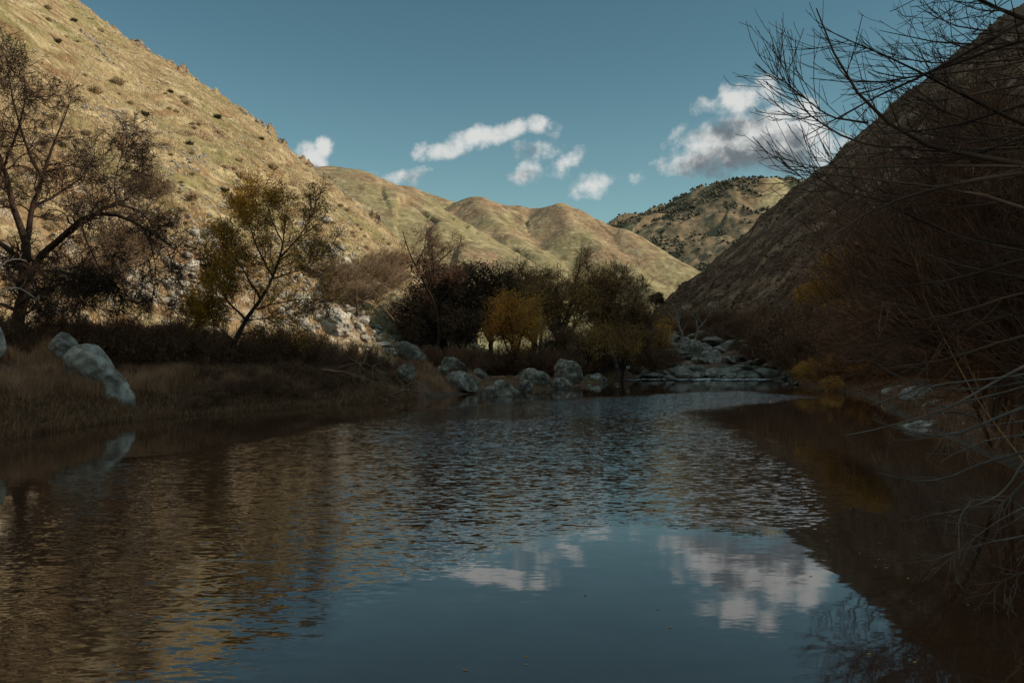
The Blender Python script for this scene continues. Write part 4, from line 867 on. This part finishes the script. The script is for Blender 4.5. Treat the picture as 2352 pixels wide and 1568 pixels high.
# --- driftwood on the left bank
rng = np.random.RandomState(106); D0 = 55
build_tree('driftwood', 'tangled grey driftwood and roots at the water edge of the left bank', [(pl((740, 850), (790, 855), (850, 872), (905, 900)), .12, .03), (pl((905, 905), (935, 893), (965, 900), (998, 912)), .07, .02), (pl((780, 845), (830, 830), (870, 850), (890, 890)), .1, .03),
    (pl((935, 900), (938, 880), (930, 868)), .06, .02), (pl((800, 820), (840, 850), (880, 880)), .06, .015), (pl((720, 880), (780, 890), (850, 905), (900, 925)), .07, .02)], rng,
    [dict(per=12, L=1.4, jit=.3, rend=.01, ang=(30, 90), up=0), dict(per=4, L=.6, jit=.3, rend=.006, ang=(30, 90))], bark=M_twig, twig=M_grey, cat='driftwood')

# --- grass as ground cover
def grass(name, label, n, sampler, H_, W_, mat, seed, lean=.5):
    r = np.random.RandomState(seed); P = sampler(r, n); n = len(P); h = H_ * r.uniform(.5, 1.2, n); a = r.rand(n) * 6.283; l = np.stack([np.cos(a), np.sin(a)], 1) * (r.rand(n, 1) * lean * h[:, None]); b_ = r.rand(n) * 6.283
    sx = np.stack([np.cos(b_), np.sin(b_), 0 * b_], 1) * W_ * .5
    m = P + np.concatenate([l * .35, (h * .6)[:, None]], 1); t = P + np.concatenate([l, (h * (1 - .25 * lean))[:, None]], 1)
    V = np.stack([P - sx, P + sx, m + sx * .7, m - sx * .7, t], 1).reshape(-1, 3); k = np.arange(n)[:, None] * 5
    Fc = np.concatenate([k + np.array([[0, 1, 2]]), k + np.array([[0, 2, 3]]), k + np.array([[3, 2, 4]])]); return tag(link(name, make_mesh(name, V, Fc, mat)), label, 'grass', kind='stuff')
def bank_sampler(pxr, dr, thr, lo, sc=3.0, sdmin=.6, sdmax=30):
    def f(r, n):
        px = r.uniform(*pxr, n * 3); d = r.uniform(*dr, n * 3); P = np.stack([(px - CX) / F * d, d], 1); h, sd = ground_h(P)
        k = (sd > sdmin) & (sd < sdmax) & (fbm(P, sc, 3, 88) + r.uniform(-.3, .3, len(P)) > thr); P = P[k][:n]; h = h[k][:n]; return np.concatenate([P, h[:, None] - .05], 1)
    return f
grass('dry_grass', 'tall dry tan grass on the left bank around the boulder', 60000, bank_sampler((-120, 620), (34, 52), .08, 0, sc=2.2, sdmin=1.9), .95, .022, M_straw, 1)
grass('dry_grass', 'dry grass tufts along the shore between driftwood and boulders', 16000, bank_sampler((620, 1060), (50, 74), .0, 0), .7, .025, M_straw, 2)
grass('low_sedge', 'dark low sedge on the muddy edge of the left bank', 70000, bank_sampler((-120, 960), (24, 64), -.6, 0, sdmin=-.15, sdmax=4.0), .5, .026, M_leafB, 3, 1.0)
grass('low_sedge', 'matted dark sedge right at the left waterline', 40000, bank_sampler((-120, 960), (24, 64), -9, 0, sdmin=-.2, sdmax=2.6), .4, .03, M_leafB, 13, 1.0)
grass('mossy_grass', 'olive low grass at the stony far shore', 14000, bank_sampler((960, 1450), (66, 100), -.2, 0, sdmax=8), .3, .03, M_leafB, 4)
grass('dry_grass', 'dull brown grass of the right bank', 45000, bank_sampler((1780, 2500), (18, 110), -.3, 0, sdmin=.2), .6, .025, M_leafB, 5)
def hill_sampler_n(H, vmin, vmax, umin, umax, NV, thr=-.12):
    def f(r, n):
        nu, nv = H.shape[:2]; i = (r.uniform(umin, umax, n) * (nu - 2)).astype(int); j = (r.uniform(vmin, vmax, n) ** .8 * NV).astype(int).clip(0, NV - 2)
        a = r.rand(n, 1); b_ = r.rand(n, 1); q = H[i, j] * (1 - a) * (1 - b_) + H[i + 1, j] * a * (1 - b_) + H[i, j + 1] * (1 - a) * b_ + H[i + 1, j + 1] * a * b_
        return q[fbm(q, 4.0, 3, 91) + r.uniform(-.3, .3, n) > thr] - np.array([0, 0, .05])
    return f
def hill_sampler(H, vmin, vmax, umin, umax):
    def f(r, n):
        nu, nv = H.shape[:2]; i = (r.uniform(umin, umax, n) * (nu - 2)).astype(int); v = r.uniform(vmin, vmax, n); j = (v * 430).astype(int).clip(0, 428)
        a = r.rand(n, 1); b_ = r.rand(n, 1); q = H[i, j] * (1 - a) * (1 - b_) + H[i + 1, j] * a * (1 - b_) + H[i, j + 1] * (1 - a) * b_ + H[i + 1, j + 1] * a * b_
        return q[fbm(q, 4.0, 3, 91) + r.uniform(-.3, .3, n) > -.12] - np.array([0, 0, .05])
    return f
grass('slope_grass', 'dry bunch grass texture covering the sunlit left slope', 150000, hill_sampler(HL, .03, .99, .3, 1), .42, .10, M_strawL, 6)

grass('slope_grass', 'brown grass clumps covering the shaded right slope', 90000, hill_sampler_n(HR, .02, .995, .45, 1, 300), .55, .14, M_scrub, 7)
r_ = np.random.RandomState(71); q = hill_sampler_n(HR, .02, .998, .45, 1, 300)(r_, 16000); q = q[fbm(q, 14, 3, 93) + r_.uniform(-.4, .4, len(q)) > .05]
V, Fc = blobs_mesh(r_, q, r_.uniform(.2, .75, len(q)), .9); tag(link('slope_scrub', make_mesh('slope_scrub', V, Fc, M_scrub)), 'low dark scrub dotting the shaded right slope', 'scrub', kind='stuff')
q = hill_sampler_n(HL, .01, .40, .38, 1, 430, -.4)(r_, 9000); q = q[(fbm(q, 7, 3, 95) + r_.uniform(-.3, .3, len(q)) > .05)]
V, Fc = blobs_mesh(r_, q, r_.uniform(.08, .42, len(q)) * (.6 + q[:, 1] / 200), .8); tag(link('scree_rubble', make_mesh('scree_rubble', V, Fc, M_pale)), 'broken pale stones littering the lower left slope', 'rubble', kind='stuff')
q = hill_sampler_n(HL, .3, .995, .33, 1, 430, -.4)(r_, 5000); q = q[(fbm(q, 10, 3, 97) + r_.uniform(-.5, .5, len(q)) > .25)]
V, Fc = blobs_mesh(r_, q, r_.uniform(.12, .5, len(q)), .7); tag(link('slope_stones', make_mesh('slope_stones', V, Fc, M_crag)), 'small dark stones and clods over the upper left slope', 'stones', kind='stuff')
q = np.concatenate([HL[330:800, 426:433].reshape(-1, 3)]); q = q[r_.rand(len(q)) < .35]; V, Fc = blobs_mesh(r_, q + r_.uniform(-.6, .2, q.shape), r_.uniform(.3, 1.0, len(q)) * sstep(.0, .5, fbm(q, 14, 2, 99) + .2) + .05, .8)
tag(link('crest_rocks', make_mesh('crest_rocks', V, Fc, M_crag)), 'brown rocks breaking the skyline of the left hill', 'rocks', kind='stuff')

# --- white water between the stones of the rock field; riffle's sky reflection painted white
def foam_glint(px0, px1, py, d, dy, label):
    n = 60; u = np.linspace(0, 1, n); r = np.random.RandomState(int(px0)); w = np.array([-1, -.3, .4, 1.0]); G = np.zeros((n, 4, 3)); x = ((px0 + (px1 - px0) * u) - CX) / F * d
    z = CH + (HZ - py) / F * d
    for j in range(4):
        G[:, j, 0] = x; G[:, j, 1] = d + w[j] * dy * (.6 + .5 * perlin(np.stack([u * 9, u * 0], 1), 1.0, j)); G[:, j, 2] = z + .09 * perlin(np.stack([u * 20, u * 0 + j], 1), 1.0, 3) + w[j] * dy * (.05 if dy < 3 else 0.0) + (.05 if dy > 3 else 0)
    tag(link('white_water_glint', make_mesh('white_water_glint', G.reshape(-1, 3), grid_faces(n, 4), M_foam_glint, None, True)), label, kind='structure')
foam_glint(1430, 1770, 871.8, 103, 3.6, 'thin riffle at the river head, its sky reflection painted white'); foam_glint(1655, 1745, 862, 119, 1.3, 'white rapid spilling between rocks'); foam_glint(1742, 1790, 829, 131, 1.6, 'small far rapid'); foam_glint(1630, 1660, 858, 121, .8, 'short riffle between stones')

r_ = np.random.RandomState(75); n = 130; px = r_.uniform(100, 2300, n); py = 1000 + r_.rand(n) ** 1.3 * 560; px[:70] = r_.uniform(1600, 2150, 70); py[:70] = r_.uniform(950, 1330, 70); d = CH * F / (py - HZ); c0 = np.stack([(px - CX) / F * d, d, d * 0 + .006], 1)
a_ = r_.rand(n) * 6.28; e_ = np.stack([np.cos(a_), np.sin(a_), a_ * 0], 1) * r_.uniform(.015, .04, (n, 1)); f_ = np.stack([-np.sin(a_), np.cos(a_), a_ * 0], 1) * r_.uniform(.008, .02, (n, 1))
tag(link('floating_leaves', make_mesh('floating_leaves', np.stack([c0 - e_, c0 + f_, c0 + e_, c0 - f_], 1).reshape(-1, 3), np.arange(n * 4).reshape(-1, 4), M_leafO)), 'fallen yellow leaves drifting on the dark water', 'leaves', kind='stuff')

# --- the bare thicket overhanging from the right
rng = np.random.RandomState(107)
def whip_shrub(name, label, limbs, rng, lv, wood, twig, extra_gold=0):
    return build_tree(name, label, limbs, rng, lv, bark=wood, twig=twig, cat='shrub')
D0 = 10.5
L1 = [(pl((2700, 520, 1), (2480, 400, .3), (2352, 367), (2232, 374), (2096, 337), (1994, 282), (1943, 204), (1909, 136), (1875, 20)), .075, .008), (pl((2650, -60, 1), (2352, 44), (2215, 133), (2113, 170), (1994, 238), (1892, 279), (1844, 316)), .05, .005),
      (pl((2600, 440, 1), (2352, 384), (2266, 408), (2130, 442), (2028, 459), (1926, 510), (1850, 600)), .055, .006), (pl((2560, 380, 1), (2352, 286), (2249, 245), (2147, 177), (2045, 129), (1943, 99), (1880, 60)), .045, .005),
      (pl((2352, 384), (2200, 380), (2062, 384), (1900, 386), (1765, 381)), .02, .004), (pl((2600, 120, 1), (2352, 80), (2200, 150), (2080, 190), (1960, 200), (1860, 180)), .04, .004),
      (pl((2500, 20, 1), (2300, -20), (2180, -10), (2080, -30)), .035, .006), (pl((2352, 44), (2250, 0), (2150, -80)), .03, .005), (pl((2600, 600, 1), (2352, 470), (2200, 430), (2060, 420), (1900, 400), (1830, 390)), .045, .005),
      (pl((2096, 337), (2000, 340), (1900, 300), (1820, 230), (1800, 150), (1795, 75)), .02, .004), (pl((1994, 282), (1900, 270), (1830, 210), (1770, 165)), .016, .003), (pl((2028, 459), (1930, 440), (1850, 420), (1790, 360)), .016, .003)]
for k in range(38):
    y0 = rng.uniform(60, 760); y1 = y0 + rng.uniform(-140, 120); x1 = np.interp(y1, [0, 300, 700, 900], [2020, 1920, 1900, 1980]) + rng.uniform(20, 260)
    d = rng.uniform(0, 4); L1.append((pl((2650, y0 + 90, d + 1), (2400, y0, d), (2200, (y0 + y1) / 2 + 30, d), (x1, y1, d - .5)), .045, .005))
build_tree('bare_willow_thicket', 'leafless willow thicket with long dark whips overhanging from the right edge', L1, rng,
    [dict(per=15, L=1.05, ang=(12, 55), up=.05, jit=.06, K=8, r0=.45, rend=.0042, tmin=.1, tmax=.93, wood=True, sides=4), dict(per=1.9, L=.65, ang=(12, 45), up=.06, jit=.06, K=7, r0=.7, rend=.0034, sides=3, tmin=.1), dict(per=.7, L=.35, ang=(15, 45), up=.04, jit=.07, K=5, r0=.8, rend=.003)],
    cat='shrub', bark=M_whip, twig=M_whip)
rng = np.random.RandomState(108); L2 = []
for k in range(78):
    b0 = (2300 + rng.uniform(-60, 500), 1010 + rng.uniform(-80, 40)); d = rng.uniform(12, 24); x1 = rng.uniform(1920, 2420); y1 = rng.uniform(330, 820) - (x1 - 1920) * .25; D0 = d
    L2.append((pl(b0, ((b0[0] * 2 + x1) / 3 + 40, (b0[1] * 2 + y1) / 3 - 30), ((b0[0] + 2 * x1) / 3 + 10, (b0[1] + 2 * y1) / 3), (x1, y1)), .05, .006))
build_tree('bare_willow_thicket', 'dense brown thicket of leafless stems filling the right bank behind the whips', L2, rng,
    [dict(per=22, L=1.9, ang=(10, 55), up=.05, jit=.08, K=6, r0=.5, rend=.007, tmin=.1), dict(per=5, L=1.1, ang=(12, 50), up=.04, jit=.08, K=5, r0=.7, rend=.0055), dict(per=1.2, L=.6, ang=(12, 45), up=.05, jit=.08, K=4, r0=.7, rend=.0045)],
    cat='shrub', bark=M_whip, twig=M_twig)
rng = np.random.RandomState(109); L3 = []
for k in range(12):
    d = rng.uniform(12, 20); D0 = d; x0 = rng.uniform(2150, 2420); y0 = rng.uniform(500, 900); L3.append((pl((x0 + 120, y0 + 160), (x0 + 50, y0 + 70), (x0, y0), (x0 - rng.uniform(20, 110), y0 - rng.uniform(120, 300))), .012, .004))
build_tree('sunlit_tone_willow_shoots', 'slender willow shoots coloured golden as if sunlit inside the right thicket', L3, rng, [dict(per=9, L=1.5, ang=(8, 30), up=.08, jit=.05, K=6, rend=.004), dict(per=2, L=.9, ang=(8, 30), up=.06, jit=.05, rend=.0035)], cat='shrub', bark=M_sunlit_tone, twig=M_sunlit_tone)
rng = np.random.RandomState(110); D0 = 10
L4 = [(pl((2560, 860), (2352, 932), (2253, 973), (2198, 1005), (2130, 1007), (2050, 988), (2000, 960)), .035, .006), (pl((2500, 1000), (2352, 1037), (2232, 1071), (2140, 1116), (2079, 1105), (2018, 1085)), .03, .005),
      (pl((2500, 1190), (2352, 1231), (2283, 1241), (2198, 1265), (2134, 1289)), .022, .004), (pl((2450, 1020), (2352, 1105), (2317, 1146), (2293, 1167)), .035, .015),
      (pl((2600, 700), (2352, 840), (2230, 905), (2150, 962), (2076, 966), (2028, 973), (1994, 997), (1963, 1010), (1940, 1000)), .03, .005), (pl((2560, 820), (2352, 880), (2232, 900), (2110, 890), (2040, 860), (1998, 825)), .022, .004),
      (pl((2560, 960), (2352, 1000), (2250, 1010), (2160, 1060)), .02, .004), (pl((2253, 973), (2240, 955), (2190, 945), (2140, 950)), .015, .006), (pl((2352, 1060), (2300, 1140), (2210, 1170), (2120, 1185)), .014, .003),
      (pl((2600, 800), (2352, 890), (2180, 930), (2080, 955)), .02, .004), (pl((2400, 1300), (2300, 1330), (2240, 1400)), .01, .003), (pl((2560, 1100), (2352, 1160), (2250, 1220), (2130, 1330)), .013, .003),
      (pl((2600, 760), (2352, 870), (2200, 870), (2080, 900), (2000, 930)), .02, .004), (pl((2230, 1150), (2200, 1190), (2205, 1240), (2190, 1300)), .01, .003), (pl((2600, 900), (2400, 960), (2200, 985), (2100, 1020), (2050, 1010)), .02, .004)]
build_tree('pale_bare_branches', 'pale grey leafless branches drooping low over the water at right', L4, rng,
    [dict(per=8, L=.62, ang=(15, 55), up=-.005, jit=.13, K=6, r0=.45, rend=.003, tmin=.15), dict(per=1.8, L=.3, ang=(20, 60), up=0, jit=.14, K=4, r0=.7, rend=.0024)], cat='shrub', bark=M_greybark, twig=M_greybark)

relabel()
for o in bpy.data.objects:
    if 'used' in o: del o['used']
